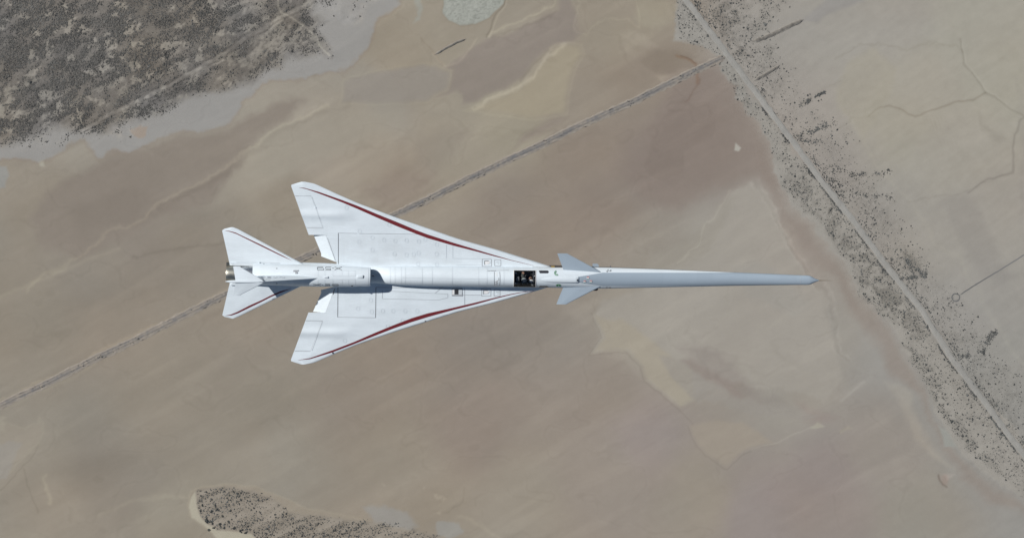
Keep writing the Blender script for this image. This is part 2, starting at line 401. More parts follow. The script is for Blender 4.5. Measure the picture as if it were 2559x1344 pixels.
speck = fbm(PX / 5.5, PY / 5.5, 3, 57)
bare = bare * smooth(-.45, .1, fbm(PX / 7 + PY / 20, PY / 7, 3, 59))
bl = base_land * bare
C = C * (1 - (bl * .72)[..., None]) + np.array([150, 146, 136]) * (bl * .72)[..., None]
C += (base_land * (speck * 13 + tex * 10 + 6 + 20 * tex2))[..., None] * np.array([1, .98, .94])
C += (base_land * fbm(PX / 120, PY / 120, 3, 58) * 5)[..., None] * np.array([1, .3, -.8])
SCRUB = np.maximum(SCRUB, base_land * (1 - .93 * bare) * np.clip(smooth(.34, -.22, tex2 + .12 * south + .16 * east - .05) * (.72 + .5 * tex), .02, 1.0))
# double track through the shrubland
trk = [(205,325),(262,292),(330,258),(430,205),(520,158),(600,103),(660,65),(700,42),(770,10),(800,-20)]
for off, dl, wd in ((0, 34, 2.6), (4, 30, 2.0), (12, 24, 2.0), (-5, -14, 1.5), (8, -16, 1.6)):
    line([(x + off * .45, y + off) for x, y in trk], (dl, dl, dl * .97), wd, k=.9, broken=1.0)
def clear_scrub(pts, width):
    w = window(pts, 20 + width); d = np.full(PX[w].shape, 1e9)
    for a, b in zip(pts[:-1], pts[1:]):
        d = np.minimum(d, seg_dist(PX[w], PY[w], a, b))
    SCRUB[w] *= smooth(width * .5, width, d)
clear_scrub([(x, y + 2) for x, y in trk], 7)
wind = [(690,-10),(694,18),(700,32),(718,38),(739,50),(760,64),(773,76),(790,95),(796,112),(808,126),(816,134),(824,140)]
line(wind, (30,30,26), 1.8); clear_scrub(wind, 6)
ROADP = [(1660,-70),(1727,17),(1811,128),(1861,195),(1985,358),(2050,447),(2136,556),(2224,676),(2304,776),(2380,898),(2465,1010),(2559,1136),(2680,1300)]
def signed_shore():
    out = np.full(PX.shape, 50.0); w_ = window(shore, 30); out[w_] = signed(shore, WX2[w_], WY2[w_]); return out
# shrubs of the road-side strip, in clumps
for pl, kk, th in (
  ([(1955,430),(2000,455),(2050,480),(2085,520),(2060,560),(2010,530),(1970,500),(1950,460)], .9, -.25),
  ([(2055,500),(2085,530),(2120,580),(2140,600),(2170,640),(2110,650),(2070,600),(2050,550)], 1.0, -.3),
  ([(2120,610),(2180,640),(2230,710),(2260,760),(2230,790),(2180,740),(2130,690)], 1.0, -.3),
  ([(2130,690),(2190,700),(2260,760),(2280,810),(2240,820),(2180,780)], .8, -.2),
  ([(2240,800),(2270,770),(2330,830),(2300,850),(2270,840)], .9, -.2),
  ([(2250,850),(2290,860),(2330,930),(2360,980),(2400,1030),(2430,1070),(2480,1140),(2520,1200),(2470,1170),(2390,1090),(2340,1010),(2290,930)], 1.0, -.3),
  ([(2330,850),(2380,900),(2440,980),(2460,1020),(2420,1030),(2370,960)], .35, .0),
  ([(1690,0),(1720,60),(1780,110),(1800,160),(1730,120),(1690,90)], .06, -.2),
  ([(1810,165),(1850,180),(1880,240),(1870,262),(1830,225)], .5, .0),
  ([(1840,230),(1880,250),(1910,300),(1880,280)], .3, .0),
  ([(1930,380),(2000,400),(2040,450),(2000,460),(1950,430)], .35, .0),
  # beyond the road
  ([(1760,10),(1800,0),(1850,20),(1860,60),(1840,110),(1870,140),(1830,145),(1800,90)], .95, -.05),
  ([(1800,0),(1900,-20),(1980,0),(1970,50),(1900,80),(1850,50)], .55, -.1),
  ([(1860,60),(1930,70),(1950,130),(1920,160),(1870,150)], .6, .0),
  ([(1870,190),(1950,150),(1990,170),(1960,230),(1900,225)], .3, .0),
  ([(1930,230),(2000,190),(2050,230),(2080,290),(1990,290)], .22, .05),
  ([(2020,340),(2120,310),(2150,360),(2090,410),(2030,370)], .22, .1),
  ([(2070,430),(2180,420),(2240,480),(2230,560),(2150,580),(2100,500)], .22, .05),
  ([(2140,520),(2230,560),(2280,640),(2240,680),(2180,610)], .3, .0),
  ([(2255,630),(2300,650),(2315,685),(2290,695),(2262,670)], 1.0, -.2),
  ([(2230,680),(2330,690),(2390,720),(2350,780),(2290,770)], .22, .05),
  ([(2330,760),(2430,780),(2400,860),(2340,830)], .25, .05),
  ([(2370,830),(2480,820),(2480,880),(2420,920),(2380,880)], .4, .0),
  ([(2400,900),(2560,900),(2600,1150),(2520,1090),(2440,990)], .3, .05)):
    w2 = window(pl, 40); s2 = signed(pl, WX2[w2], WY2[w2])
    mm = smooth(6, -10, s2) * kk * smooth(th - .12, th + .25, fbm(PX[w2] / 17, PY[w2] / 17, 4, 61))
    SCRUB[w2] = np.maximum(SCRUB[w2], mm * .8)
    C[w2] += (-13 * mm)[..., None] * np.array([1, 1, 1.0])
rx_ = np.interp(PY, [q[1] for q in ROADP], [q[0] for q in ROADP])
dr = PX - rx_
zone = smooth(-95, -70, dr) * smooth(150, 70, dr) * smooth(1640, 1700, PX)
zone = zone * np.where(dr < 0, smooth(3, -4, np.where(PX > 0, signed_shore(), 0)), 1)
spk = fbm(PX / 5, PY / 5, 3, 64); cl = smooth(-.2, .35, fbm(PX / 38, PY / 30, 4, 65))
C += (zone * (spk * 16 - 8) * (.4 + .6 * cl))[..., None] * np.array([1, 1, .97])
SCRUB = np.maximum(SCRUB, zone * (.17 + .45 * cl * smooth(-.1, .3, fbm(PX / 9, PY / 9, 3, 68))) * np.where(dr < 0, 1.2, .8))
for o_, dl in ((-13, -9), (13, -7), (19, 5), (24, -6), (31, 4)):
    line([(q[0] + o_, q[1]) for q in ROADP], (dl, dl, dl), 1.3, rough=0, broken=.7)
# island of shrubs at the bottom
island = [(490,1222),(530,1216),(570,1216),(625,1226),(680,1242),(722,1282),(790,1288),(860,1296),(920,1300),(985,1308),(1050,1322),(1110,1345),(1180,1400),(660,1400),(640,1342),(628,1332),(580,1328),(540,1326),(515,1308),(497,1285),(490,1250)]
area([(478,1225),(492,1217),(570,1208),(640,1216),(700,1238),(760,1270),(880,1290),(1040,1330),(1150,1400),(600,1400),(545,1350),(505,1315),(474,1285),(468,1262)], (150,142,129), soft=4, rough=1, k=.9, edge=(4,4,3))
area([(490,1224),(476,1245),(471,1268),(480,1292),(505,1312),(540,1345),(560,1360),(640,1346),(628,1334),(570,1330),(520,1314),(500,1292),(492,1258)], (167,162,147), soft=2.5, k=.95)
w, sd = area(island, (143,136,125), soft=3, k=.9, rough=1)
mi = smooth(4, -8, sd)
stri = fbm(U[w] / 70, V[w] / 12, 4, 63)
C[w] += (mi * (speck[w] * 6 + stri * 14))[..., None]
SCRUB[w] = np.maximum(SCRUB[w], mi * np.clip(.33 - .75 * stri, .05, .75))
area([(905,1270),(960,1262),(1010,1275),(1040,1310),(1000,1320),(930,1300)], (150,148,143), soft=8, rough=2, k=.7)
area([(1095,1305),(1140,1300),(1155,1330),(1120,1345),(1095,1330)], (150,148,142), soft=4, rough=2, k=.8)
for (bx, by, rr) in ((958,1212,5),(1062,1220,5),(1095,1240,12),(1110,1245,8),(1012,1266,5),(1100,1280,10)):
    area([(bx - rr, by), (bx, by - rr * .5), (bx + rr, by), (bx, by + rr * .5)], delta=(9, 9, 8), soft=3, rough=2)
line([(1080,1275),(1130,1282),(1155,1250),(1160,1210)], (-5,-5,-5), 2.2, rough=2)
line([(1150,1290),(1200,1310),(1260,1344)], (5,5,4), 5, rough=2)
# sandy margin along the upper side of the rubble ridge
sand = [(-60,1024),(0,1002),(84,963),(144,932),(235,886),(330,842),(430,791),(536,738),(640,690)]
line(sand, (8,7,5), 3.5, rough=2); line([(x, y + 4) for x, y in sand], (-4,-4,-4), 1.6, rough=1, broken=.7)
line([(x, y + 24) for x, y in sand[:5]], (5,5,4), 4, rough=2)
# reddish wash crossing the berm
line([(1690,140),(1715,145),(1738,160),(1745,180),(1744,208)], (-4,-10,-14), 4, k=1.0)
line([(1700,137),(1722,146),(1740,160)], (-14,-16,-16), 1.6)
line([(1744,205),(1725,235),(1712,245)], (-6,-8,-9), 3, rough=2)
# stronger tide stains over the open lake bed
lake = (1 - base_land) * smooth(1980, 1760, PX - .55 * (PY - 300) * (PY > 300))
C += (lake * .32)[..., None] * (C - np.array([147, 139, 128.5])) * np.array([1.0, 1.0, 1.0])
wisp = fbm((PX * .86 - PY * .5) / 230, (PX * .5 + PY * .86) / 30, 5, 75)
C += (lake * smooth(.12, .5, wisp) * 3.4)[..., None] * np.array([1.0, .98, .9])
thin = np.abs(fbm(WX2 / 150, WY2 / 95, 3, 76))
C += (lake * (smooth(.035, .0, thin) * -3.2 + smooth(.10, .05, thin) * smooth(.03, .06, thin) * 1.6))[..., None]
C += ((1 - lake) * (1 - base_land) * (fbm(PX / 17, PY / 15, 4, 77) * 3.2 + fbm((PX * .6 + PY * .8) / 9, (PY * .6 - PX * .8) / 60, 3, 78) * 2.4))[..., None]
C += ((1 - lake) * (1 - base_land) * smooth(1650, 1750, PX))[..., None] * np.array([1.5, 1.8, 1.5])
# fine soil grain everywhere
C += (fbm(U / 95, V / 15, 4, 73) * 2.4 + fbm(PX / 27, PY / 24, 4, 74) * 1.9)[..., None] * np.array([1.0, .98, .92])
C += (fbm(PX / 11, PY / 11, 3, 71) * 1.3 + (vnoise(PX / 2.6, PY / 2.6, 72) - .5) * 2.2)[..., None]

ALB = np.array([1.02, .99, .955])                                  # apparent value -> albedo under this sun and sky
alb = lin(np.clip(C, 20, 235)) * ALB
gverts = np.stack([(PX - 1279.5) * GP, (672 - PY) * GP, np.zeros_like(PX)], -1).reshape(-1, 3)
idx = np.arange(NX * NY).reshape(NY, NX)
gq = np.stack([idx[1:, :-1], idx[1:, 1:], idx[:-1, 1:], idx[:-1, :-1]], -1).reshape(-1, 4)
gme = big_mesh('ground', gverts, gq, 4)
set_color(gme, alb.reshape(-1, 3))

def soil_mat(name, grain=.05, bump=.25):
    m = bpy.data.materials.new(name); m.use_nodes = True
    nt = m.node_tree; b = nt.nodes['Principled BSDF']
    b.inputs['Roughness'].default_value = 0.95
    b.inputs['Specular IOR Level'].default_value = 0.15
    at = N(nt, 'ShaderNodeAttribute'); at.attribute_name = 'Col'
    tc = N(nt, 'ShaderNodeTexCoord')
    n1 = N(nt, 'ShaderNodeTexNoise'); n1.inputs['Scale'].default_value = 0.9; n1.inputs['Detail'].default_value = 5
    n1.inputs['Roughness'].default_value = .65
    nt.links.new(tc.outputs['Object'], n1.inputs['Vector'])
    mr = N(nt, 'ShaderNodeMapRange')
    mr.inputs[1].default_value = .3; mr.inputs[2].default_value = .7; mr.inputs[3].default_value = 1 - grain; mr.inputs[4].default_value = 1 + grain
    nt.links.new(n1.outputs['Fac'], mr.inputs[0])
    sc = N(nt, 'ShaderNodeVectorMath', operation='SCALE')
    nt.links.new(at.outputs['Color'], sc.inputs[0]); nt.links.new(mr.outputs[0], sc.inputs['Scale'])
    nt.links.new(sc.outputs[0], b.inputs['Base Color'])
    bp = N(nt, 'ShaderNodeBump'); bp.inputs['Strength'].default_value = bump; bp.inputs['Distance'].default_value = .4
    nt.links.new(n1.outputs['Fac'], bp.inputs['Height']); nt.links.new(bp.outputs[0], b.inputs['Normal'])
    return m
M_soil = soil_mat('lake_bed_soil')
ground = link_obj('ground', gme, None, [M_soil])
tag(ground, 'dry tan lake bed of cracked mud with pale and dark tide lines', kind='structure')

# ------------------------------------------------------------------ roads, berms and tracks (strips laid along a centre line)
def G(px, py):
    return np.array([(px - 1279.5) * GP, (672 - py) * GP])

def resample(pts, step):
    p = np.asarray(pts, float); d = np.r_[0, np.cumsum(np.hypot(*np.diff(p, axis=0).T))]
    n = max(2, int(d[-1] / step)); t = np.linspace(0, d[-1], n)
    return np.stack([np.interp(t, d, p[:, 0]), np.interp(t, d, p[:, 1])], -1)

def strip_mesh(name, pts, width_px, prof, colour, step=2.5, z0=.06, wob=1.0, seed=0, hnoise=0.0, taper=True):
    """prof: list of (offset -1..1, height m); colour(off, x, y) -> sRGB"""
    p = resample(pts, step)
    p = p + np.stack([fbm(p[:, 0] / 60, p[:, 1] / 60, 3, seed) * wob, fbm(p[:, 0] / 60, p[:, 1] / 60, 3, seed + 1) * wob], -1)
    tg = np.gradient(p, axis=0); tg /= np.hypot(*tg.T)[:, None]
    nr = np.stack([-tg[:, 1], tg[:, 0]], -1)
    n = len(p); mcols = len(prof); v = np.zeros((n, mcols, 3)); cc = np.zeros((n, mcols, 3))
    s = np.arange(n)
    end = np.clip(np.minimum(s, n - 1 - s) / 4.0, .15, 1) if taper else np.ones(n)
    for j, (o, h) in enumerate(prof):
        jit = 1 + .34 * fbm(p[:, 0] / 9 + 13 * j, p[:, 1] / 9, 3, seed + 5 + j)
        q = p + nr * (o * width_px * .5 * jit * end)[:, None]
        v[:, j, 0] = (q[:, 0] - 1279.5) * GP; v[:, j, 1] = (672 - q[:, 1]) * GP
        edge_ = 0.0 if abs(o) > .99 else 1.0
        v[:, j, 2] = z0 + edge_ * (h + hnoise * np.clip(fbm(q[:, 0] / 4, q[:, 1] / 4, 2, seed + 9), -.8, 1)) * end
        cc[:, j] = lin(np.clip(colour(o, q[:, 0], q[:, 1]), 15, 240)) * ALB
    v[..., 2] = np.maximum(v[..., 2], z0 * .7)
    i = np.arange(n * mcols).reshape(n, mcols)
    f = np.stack([i[:-1, :-1], i[:-1, 1:], i[1:, 1:], i[1:, :-1]], -1).reshape(-1, 4)
    me = big_mesh(name, v.reshape(-1, 3), f, 4)
    bm = bmesh.new(); bm.from_mesh(me); bmesh.ops.recalc_face_normals(bm, faces=bm.faces)
    if sum(fc.normal.z for fc in bm.faces) < 0:
        bmesh.ops.reverse_faces(bm, faces=bm.faces)
    bm.to_mesh(me); bm.free()
    set_color(me, cc.reshape(-1, 3))
    return link_obj(name, me, None, [M_soil])

road_pts = [(1660,-70),(1727,17),(1811,128),(1861,195),(1985,358),(2050,447),(2136,556),(2224,676),(2304,776),(2380,898),(2465,1010),(2559,1136),(2680,1300)]
def road_col(o, x, y):
    rut = -4 * math.exp(-((abs(o) - .35) / .12) ** 2)
    g = np.stack([np.full_like(x, 155), np.full_like(x, 155), np.full_like(x, 151)], -1)
    e = 6 * max(0, abs(o) - .5) / .5
    return g + (rut - e + 9 * fbm(x / 12, y / 12, 4, 81) + 4 * fbm(x / 60, y / 60, 2, 82))[..., None]
road = strip_mesh('road', road_pts, 14.5, [(o, .25 * (1 - abs(o) ** 4)) for o in (-1, -.82, -.6, -.35, -.12, .12, .35, .6, .82, 1)], road_col, wob=1.2, seed=3)
tag(road, 'pale graded gravel road running straight down the right side', kind='structure')

berm_pts = [(-60,1036),(0,1014),(40,993),(84,974),(144,944),(235,897),(330,853),(430,802),(536,749),(640,700),(740,652),(800,625),(900,580),(986,537),(1080,494),(1169,448),(1260,405),(1354,361),(1455,311),(1579,256),(1650,220),(1710,191),(1744,174),(1790,152),(1812,143)]
def berm_col(o, x, y):
    k = fbm(x / 7, y / 7, 4, 91)
    band = fbm((x * ca - y * sa) / 30, (x * sa + y * ca) / 4, 3, 92)
    core = math.exp(-(o / .62) ** 4)
    east_ = smooth(300, 1100, x)
    d = core * (15 + 7 * east_) + core * (k * 19 + band * 19)
    g = np.stack([148 - d * 1.02, 141 - d * .82, 131 - d * .5], -1)
    if abs(o) > .7: g = g + 6
    return g
berm = strip_mesh('berm', berm_pts, 20, [(o, .45 * (1 - o * o) * (.55 + .45 * math.cos(o * 9))) for o in (-1, -.8, -.62, -.45, -.28, -.1, .1, .28, .45, .62, .8, 1)], berm_col, wob=1.0, seed=13, hnoise=.28)
tag(berm, 'long straight ridge of grey rubble crossing the dry lake bed', kind='structure')

def dark_col(o, x, y):
    k = fbm(x / 5, y / 5, 3, 95); core = math.exp(-(o / .7) ** 4)
    d = core * (34 + 26 * k)
    return np.stack([150 - d, 147 - d, 140 - d * .95], -1)
PR = [(o, .9 * (1 - o * o)) for o in (-1, -.7, -.4, 0, .4, .7, 1)]
b2 = strip_mesh('berm', [(1880,104),(1910,95),(1950,76),(1985,60),(2008,50)], 12, PR, dark_col, wob=.6, seed=23, hnoise=.6)
tag(b2, 'short dark ridge of dumped earth beyond the gravel road, uphill one', kind='structure')
b3 = strip_mesh('berm', [(1884,202),(1905,190),(1930,176),(1950,163)], 9, PR, dark_col, wob=.8, seed=27, hnoise=.6)
tag(b3, 'short shrubby ridge just beyond the gravel road junction', kind='structure')
b4 = strip_mesh('berm', [(1086,138),(1110,124),(1140,108),(1166,98)], 6, PR, dark_col, wob=1.5, seed=31, hnoise=.5)
tag(b4, 'short isolated row of grey rubble on the lake bed at the top', kind='structure')

def oil_col(o, x, y):
    g = np.stack([np.full_like(x, 102), np.full_like(x, 103), np.full_like(x, 103)], -1)
    return g + (4 * fbm(x / 6, y / 6, 2, 97) + 14 * abs(o))[..., None] + (12 * smooth(2440, 2520, x))[..., None]
ang = np.linspace(0, 2 * math.pi, 41)
ring = strip_mesh('track', [(2388.5 + 9.6 * math.cos(a), 743 + 9.6 * math.sin(a)) for a in ang], 3.2, [(-1, 0), (-.4, .03), (.4, .03), (1, 0)], oil_col, step=1.5, wob=0, seed=41, taper=False)
tag(ring, 'dark ring marked on the pale flat at the end of a straight line', kind='structure')
ln = strip_mesh('track', [(2397,738),(2430,716),(2500,674),(2562,635),(2640,588)], 3.0, [(-1, 0), (-.4, .03), (.4, .03), (1, 0)], oil_col, step=2, wob=.2, seed=43)
tag(ln, 'dark straight line running from the ring towards the right edge', kind='structure')

# ------------------------------------------------------------------ scrub
def samp(grid, px, py):
    i = np.clip(((px - inner_x[0]) / STEP).round().astype(int) + int(np.searchsorted(gx, inner_x[0])), 0, NX - 1)
    j = np.clip(((py - inner_y[0]) / STEP).round().astype(int) + int(np.searchsorted(gy, inner_y[0])), 0, NY - 1)
    return grid[j, i]

def scatter(n, box):
    x = RNG.uniform(box[0], box[2], n); y = RNG.uniform(box[1], box[3], n)
    k = RNG.random(n) < samp(SCRUB, x, y)
    return x[k], y[k]
def road_x(y):
    r = np.array(road_pts); return np.interp(y, r[:, 1], r[:, 0])
sx, sy, kind_ = [], [], []
for n, b in ((185000, (-40, -40, 960, 400)), (110000, (1680, -40, 2600, 1300)), (17000, (480, 1210, 1100, 1390))):
    a, c = scatter(n, b); sx.append(a); sy.append(c)
# lines of brush along both road edges and on the berm
t = RNG.uniform(-30, 1380, 6500); off = np.where(RNG.random(6500) < .6, -1, 1) * (11.5 + RNG.gamma(1.0, 1.7, 6500))
keep = vnoise(t / 22, np.where(off < 0, 3.3, 9.1), 88) + .3 * (RNG.random(6500) - .5) > .56
off = np.where((off > 0) & (RNG.random(6500) < .6), off + 5 + RNG.gamma(1, 4, 6500), off)
sx.append((road_x(t) + off)[keep]); sy.append((t - off * .1)[keep])
bp_ = resample(berm_pts, 1.0)
ii = RNG.integers(0, len(bp_), 1100); o_ = RNG.normal(0, 3.2, 1100)
kk = vnoise(bp_[ii, 0] / 20, bp_[ii, 1] / 20, 89) > .45
sx.append((bp_[ii, 0] + o_ * .45)[kk]); sy.append((bp_[ii, 1] + o_ * .9)[kk])
for c_ in ([(2060,355),(1985,350),(1995,342),(2050,325),(2088,305)], [(2085,420),(2110,428),(2140,440),(2170,430),(2200,435),(2225,425)], [(2070,440),(2110,470),(2160,490),(2220,492),(2230,480)], [(2262,650),(2280,660),(2300,680),(2312,690),(2316,660)], [(2230,695),(2270,694),(2305,690)], [(2400,895),(2440,880),(2470,850),(2476,830)], [(2450,885),(2470,860),(2490,825)], [(1990,340),(2020,330),(2055,318),(2080,300)], [(2000,265),(2030,245),(2080,222)]):
    q = resample(c_, 1.0); ii = RNG.integers(0, len(q), 420); g_ = vnoise(q[ii, 0] / 7, q[ii, 1] / 7, 87) > .55; ii = ii[g_]
    w_ = 1.5 + 4 * vnoise(q[ii, 0] / 13, q[ii, 1] / 13, 86)
    sx.append(q[ii, 0] + RNG.normal(0, 1, len(ii)) * w_); sy.append(q[ii, 1] + RNG.normal(0, 1, len(ii)) * w_)
sx = np.concatenate(sx); sy = np.concatenate(sy)
ok = np.abs(sx - road_x(sy)) > 10.0
sx, sy = sx[ok], sy[ok]
rad = (RNG.gamma(2.6, .13, len(sx)) + .27)
rad = np.where(sx > 1600, rad * RNG.uniform(.55, 1.25, len(sx)), rad)
isl = (sy > 1200) & (sx < 1200)
rad = np.where(isl, rad * 1.0, rad)

def shrub_verts(seed, nseg=6):
    r = np.random.default_rng(seed)
    a = np.arange(nseg) / nseg * 2 * math.pi
    lo = np.stack([np.cos(a) * r.uniform(.6, 1.2, nseg), np.sin(a) * r.uniform(.6, 1.2, nseg), r.uniform(.0, .12, nseg)], -1)
    hi = np.stack([np.cos(a + .5) * r.uniform(.4, .85, nseg), np.sin(a + .5) * r.uniform(.4, .85, nseg), r.uniform(.5, .95, nseg)], -1)
    tp = np.array([[r.uniform(-.2, .2), r.uniform(-.2, .2), r.uniform(.85, 1.1)]])
    v = np.concatenate([lo, hi, tp]); f = []
    for i in range(nseg):
        j = (i + 1) % nseg
        f += [(i, j, nseg + i), (j, nseg + j, nseg + i), (nseg + i, nseg + j, 2 * nseg)]
    return v, np.array(f)
def tuft_verts(seed, nseg=6):
    r = np.random.default_rng(seed)
    a = np.arange(nseg) / nseg * 2 * math.pi
    k = np.where(np.arange(nseg) % 2 == 0, r.uniform(.8, 1.3, nseg), r.uniform(.4, .75, nseg))
    lo = np.stack([np.cos(a) * k, np.sin(a) * k * .8, r.uniform(.0, .35, nseg)], -1)
    tp = np.array([[r.uniform(-.25, .25), r.uniform(-.25, .25), r.uniform(.8, 1.1)]])
    v = np.concatenate([lo, tp])
    return v, np.array([(i, (i + 1) % nseg, nseg) for i in range(nseg)])
NV = 5
n_s = len(sx)
av, af, ac = [], [], []
base = 0
which = RNG.integers(0, NV, n_s)
gxy = np.stack([(sx - 1279.5) * GP, (672 - sy) * GP], -1)
rot = RNG.uniform(0, 6.28, n_s); hgt = RNG.uniform(.55, .95, n_s)
tone = RNG.uniform(.6, 1.5, n_s) * (1 + .45 * fbm(sx / 45, sy / 38, 4, 98))
hue = np.clip(fbm(sx / 60, sy / 60, 3, 99) * .5 + .5, 0, 1)
greenish = np.where((sx > 1600) | isl, .85, .25) + .3 * (hue - .5)
ca_ = np.array([.100, .095, .086]); cb_ = np.array([.098, .101, .096])
scol = (ca_[None] * (1 - greenish[:, None]) + cb_[None] * greenish[:, None]) * tone[:, None]
for k in range(NV):
    bv, bf = tuft_verts(100 + k, 6)
    ids = np.where(which == k)[0]
    c, s = np.cos(rot[ids]), np.sin(rot[ids])
    X = (bv[None, :, 0] * c[:, None] - bv[None, :, 1] * s[:, None]) * rad[ids, None] + gxy[ids, 0:1]
    Y = (bv[None, :, 0] * s[:, None] + bv[None, :, 1] * c[:, None]) * rad[ids, None] + gxy[ids, 1:2]
    Z = bv[None, :, 2] * (rad[ids] * hgt[ids])[:, None] + .02
    av.append(np.stack([X, Y, Z], -1).reshape(-1, 3))
    af.append((bf[None] + (np.arange(len(ids)) * len(bv))[:, None, None] + base).reshape(-1, 3))
    ac.append(np.repeat(scol[ids], len(bv), 0))
    base += len(ids) * len(bv)
sme = big_mesh('scrub', np.concatenate(av), np.concatenate(af), 3)
set_color(sme, np.concatenate(ac))
M_scrub = soil_mat('scrub_foliage', grain=.25, bump=.0)
scrub = link_obj('scrub', sme, None, [M_scrub])
tag(scrub, 'low grey desert scrub covering the shores of the dry lake', kind='stuff')

# the largest shrubs, one by one
def leafy(seed):
    r = np.random.default_rng(seed); V_, F_ = [], []
    b0 = 0
    for q in range(9):
        a = r.uniform(0, 6.28); d = r.uniform(.15, .72) if q else 0
        cx_, cy_, cz_ = d * math.cos(a), d * math.sin(a), r.uniform(.28, .62)
        rr = r.uniform(.26, .46)
        bv, bf = shrub_verts(seed * 31 + q, 5)
        V_.append(bv * np.array([rr, rr, rr * 1.25]) + np.array([cx_, cy_, cz_ - rr * .6])); F_.append(bf + b0); b0 += len(bv)
    # stems down to the soil
    for q in range(4):
        a = r.uniform(0, 6.28); x, y = .45 * math.cos(a), .45 * math.sin(a)
        V_.append(np.array([[0, 0, 0], [.05, .03, 0], [x, y, .5], [x + .03, y - .03, .45]])); F_.append(np.array([(0, 1, 2), (1, 3, 2)]) + b0); b0 += 4
    v = np.concatenate(V_); v[:, 2] = np.maximum(v[:, 2], -.01)
    return v, np.concatenate(F_)
shrub_meshes = {}
for tone_name, colr in (('grey', (.085, .088, .082)), ('dark', (.066, .069, .062))):
    mm = mat('shrub_' + tone_name, colr, .9, noise=.3, nscale=2.0, spec=.2)
    for k in range(4):
        v, f = leafy(7 + k)
        me = big_mesh('desert_shrub', v, f, 3); me.materials.append(mm)
        shrub_meshes[tone_name, k] = me
def place_shrub(px, py, r, tone_name, label, group):
    o = bpy.data.objects.new('desert_shrub', shrub_meshes[tone_name, random.randrange(4)])
    o.location = ((px - 1279.5) * GP, (672 - py) * GP, .01)
    o.rotation_euler = (0, 0, random.uniform(0, 6.28))
    o.scale = (r * random.uniform(.8, 1.5), r * random.uniform(.7, 1.1), r * random.uniform(.7, .95))
    COL.objects.link(o)
    tag(o, label, 'shrub', group)
# island: darkest bushes towards its lower left corner
n_i = 0
for (bx, by, r) in [(517,1299,2.4),(530,1306,1.9),(522,1322,2.0),(556,1288,1.9),(549,1309,1.8),(585,1317,2.1),(542,1272,1.7),(528,1276,1.9),(571,1302,1.5),(600,1326,1.8),(612,1330,1.7),(501,1238,1.6),(515,1228,1.5),(538,1262,1.6),(575,1276,1.6),(560,1318,1.5),(534,1318,1.6),(505,1262,1.6),(500,1275,1.5)]:
    place_shrub(bx, by, r, 'dark', 'dark rounded desert shrub near the rim of the shrubby island at the bottom', 'shrubs on the island at the bottom'); n_i += 1
while n_i < 110:
    x, y = random.uniform(492, 900), random.uniform(1220, 1344)
    if random.random() < samp(SCRUB, np.array([x]), np.array([y]))[0] * 1.2:
        place_shrub(x, y, random.uniform(.75, 1.2), 'dark', 'small dark desert shrub out on the striped shrubby island at the bottom', 'small shrubs on the island'); n_i += 1
n_r = 0
while n_r < 185:
    x, y = random.uniform(1700, 2559), random.uniform(0, 1300)
    if abs(x - road_x(y)) < 15: continue
    near = x < road_x(y)
    if random.random() < samp(SCRUB, np.array([x]), np.array([y]))[0] * 1.6:
        r = random.uniform(.75, 1.25)
        if near:
            place_shrub(x, y, r, 'grey', 'grey desert shrub on the pale strip between the road and the lake shore', 'shrubs between road and shore')
        else:
            place_shrub(x, y, r, 'grey', 'grey desert shrub on the pale flat beyond the gravel road', 'shrubs beyond the road')
        n_r += 1

# ------------------------------------------------------------------ the air between
hz = bpy.data.materials.new('haze'); hz.use_nodes = True; hz.node_tree.nodes.clear()
hv = N(hz.node_tree, 'ShaderNodeVolumePrincipled'); hv.inputs['Color'].default_value = (.93, .96, 1.0, 1); hv.inputs['Density'].default_value = HAZE
ho = N(hz.node_tree, 'ShaderNodeOutputMaterial'); hz.node_tree.links.new(hv.outputs[0], ho.inputs['Volume'])
ext = float(np.abs(gverts[:, :2]).max()) + 50
me = bpy.data.meshes.new('haze')
me.from_pydata([(x, y, z) for x in (-ext, ext) for y in (-ext, ext) for z in (-1.0, CAMH + 20)], [], [(0, 1, 3, 2), (4, 6, 7, 5), (0, 4, 5, 1), (2, 3, 7, 6), (0, 2, 6, 4), (1, 5, 7, 3)])
haze = link_obj('haze', me, None, [hz]); tag(haze, 'thin pale haze in the air above the dry lake', kind='stuff')
# ================================================================== the aircraft
PHI, YAW, PITCH = R(11.5), R(-0.68), R(-1.0)
ROTM = Matrix.Rotation(YAW, 4, 'Z') @ Matrix.Rotation(-PITCH, 4, 'Y') @ Matrix.Rotation(PHI, 4, 'X')
PLANE_M = Matrix.Translation(((1280 - 1279.5) * DIST * K, (672 - 690) * DIST * K, ALT)) @ ROTM
PLANE_I = PLANE_M.inverted()
CAM_L = PLANE_I @ Vector((0, 0, CAMH))
def ray(px, py):
    """direction, in aircraft coordinates, of the sight line that meets the aircraft at a photo pixel"""
    p = PLANE_I @ Vector(((px - 1279.5) * DIST * K, (672 - py) * DIST * K, ALT))
    return (p - CAM_L).normalized()
def loc(px, py, z=0.0):
    d = ray(px, py); t = (z - CAM_L.z) / d.z
    return CAM_L + d * t
def lx(px): return (px - 1280) / PPM

jet = bpy.data.objects.new('jet_aircraft', None)
jet.empty_display_size = 2
jet.matrix_world = PLANE_M
COL.objects.link(jet)
tag(jet, 'white needle-nosed research jet with red wing stripes flying above the dry lake', 'jet')

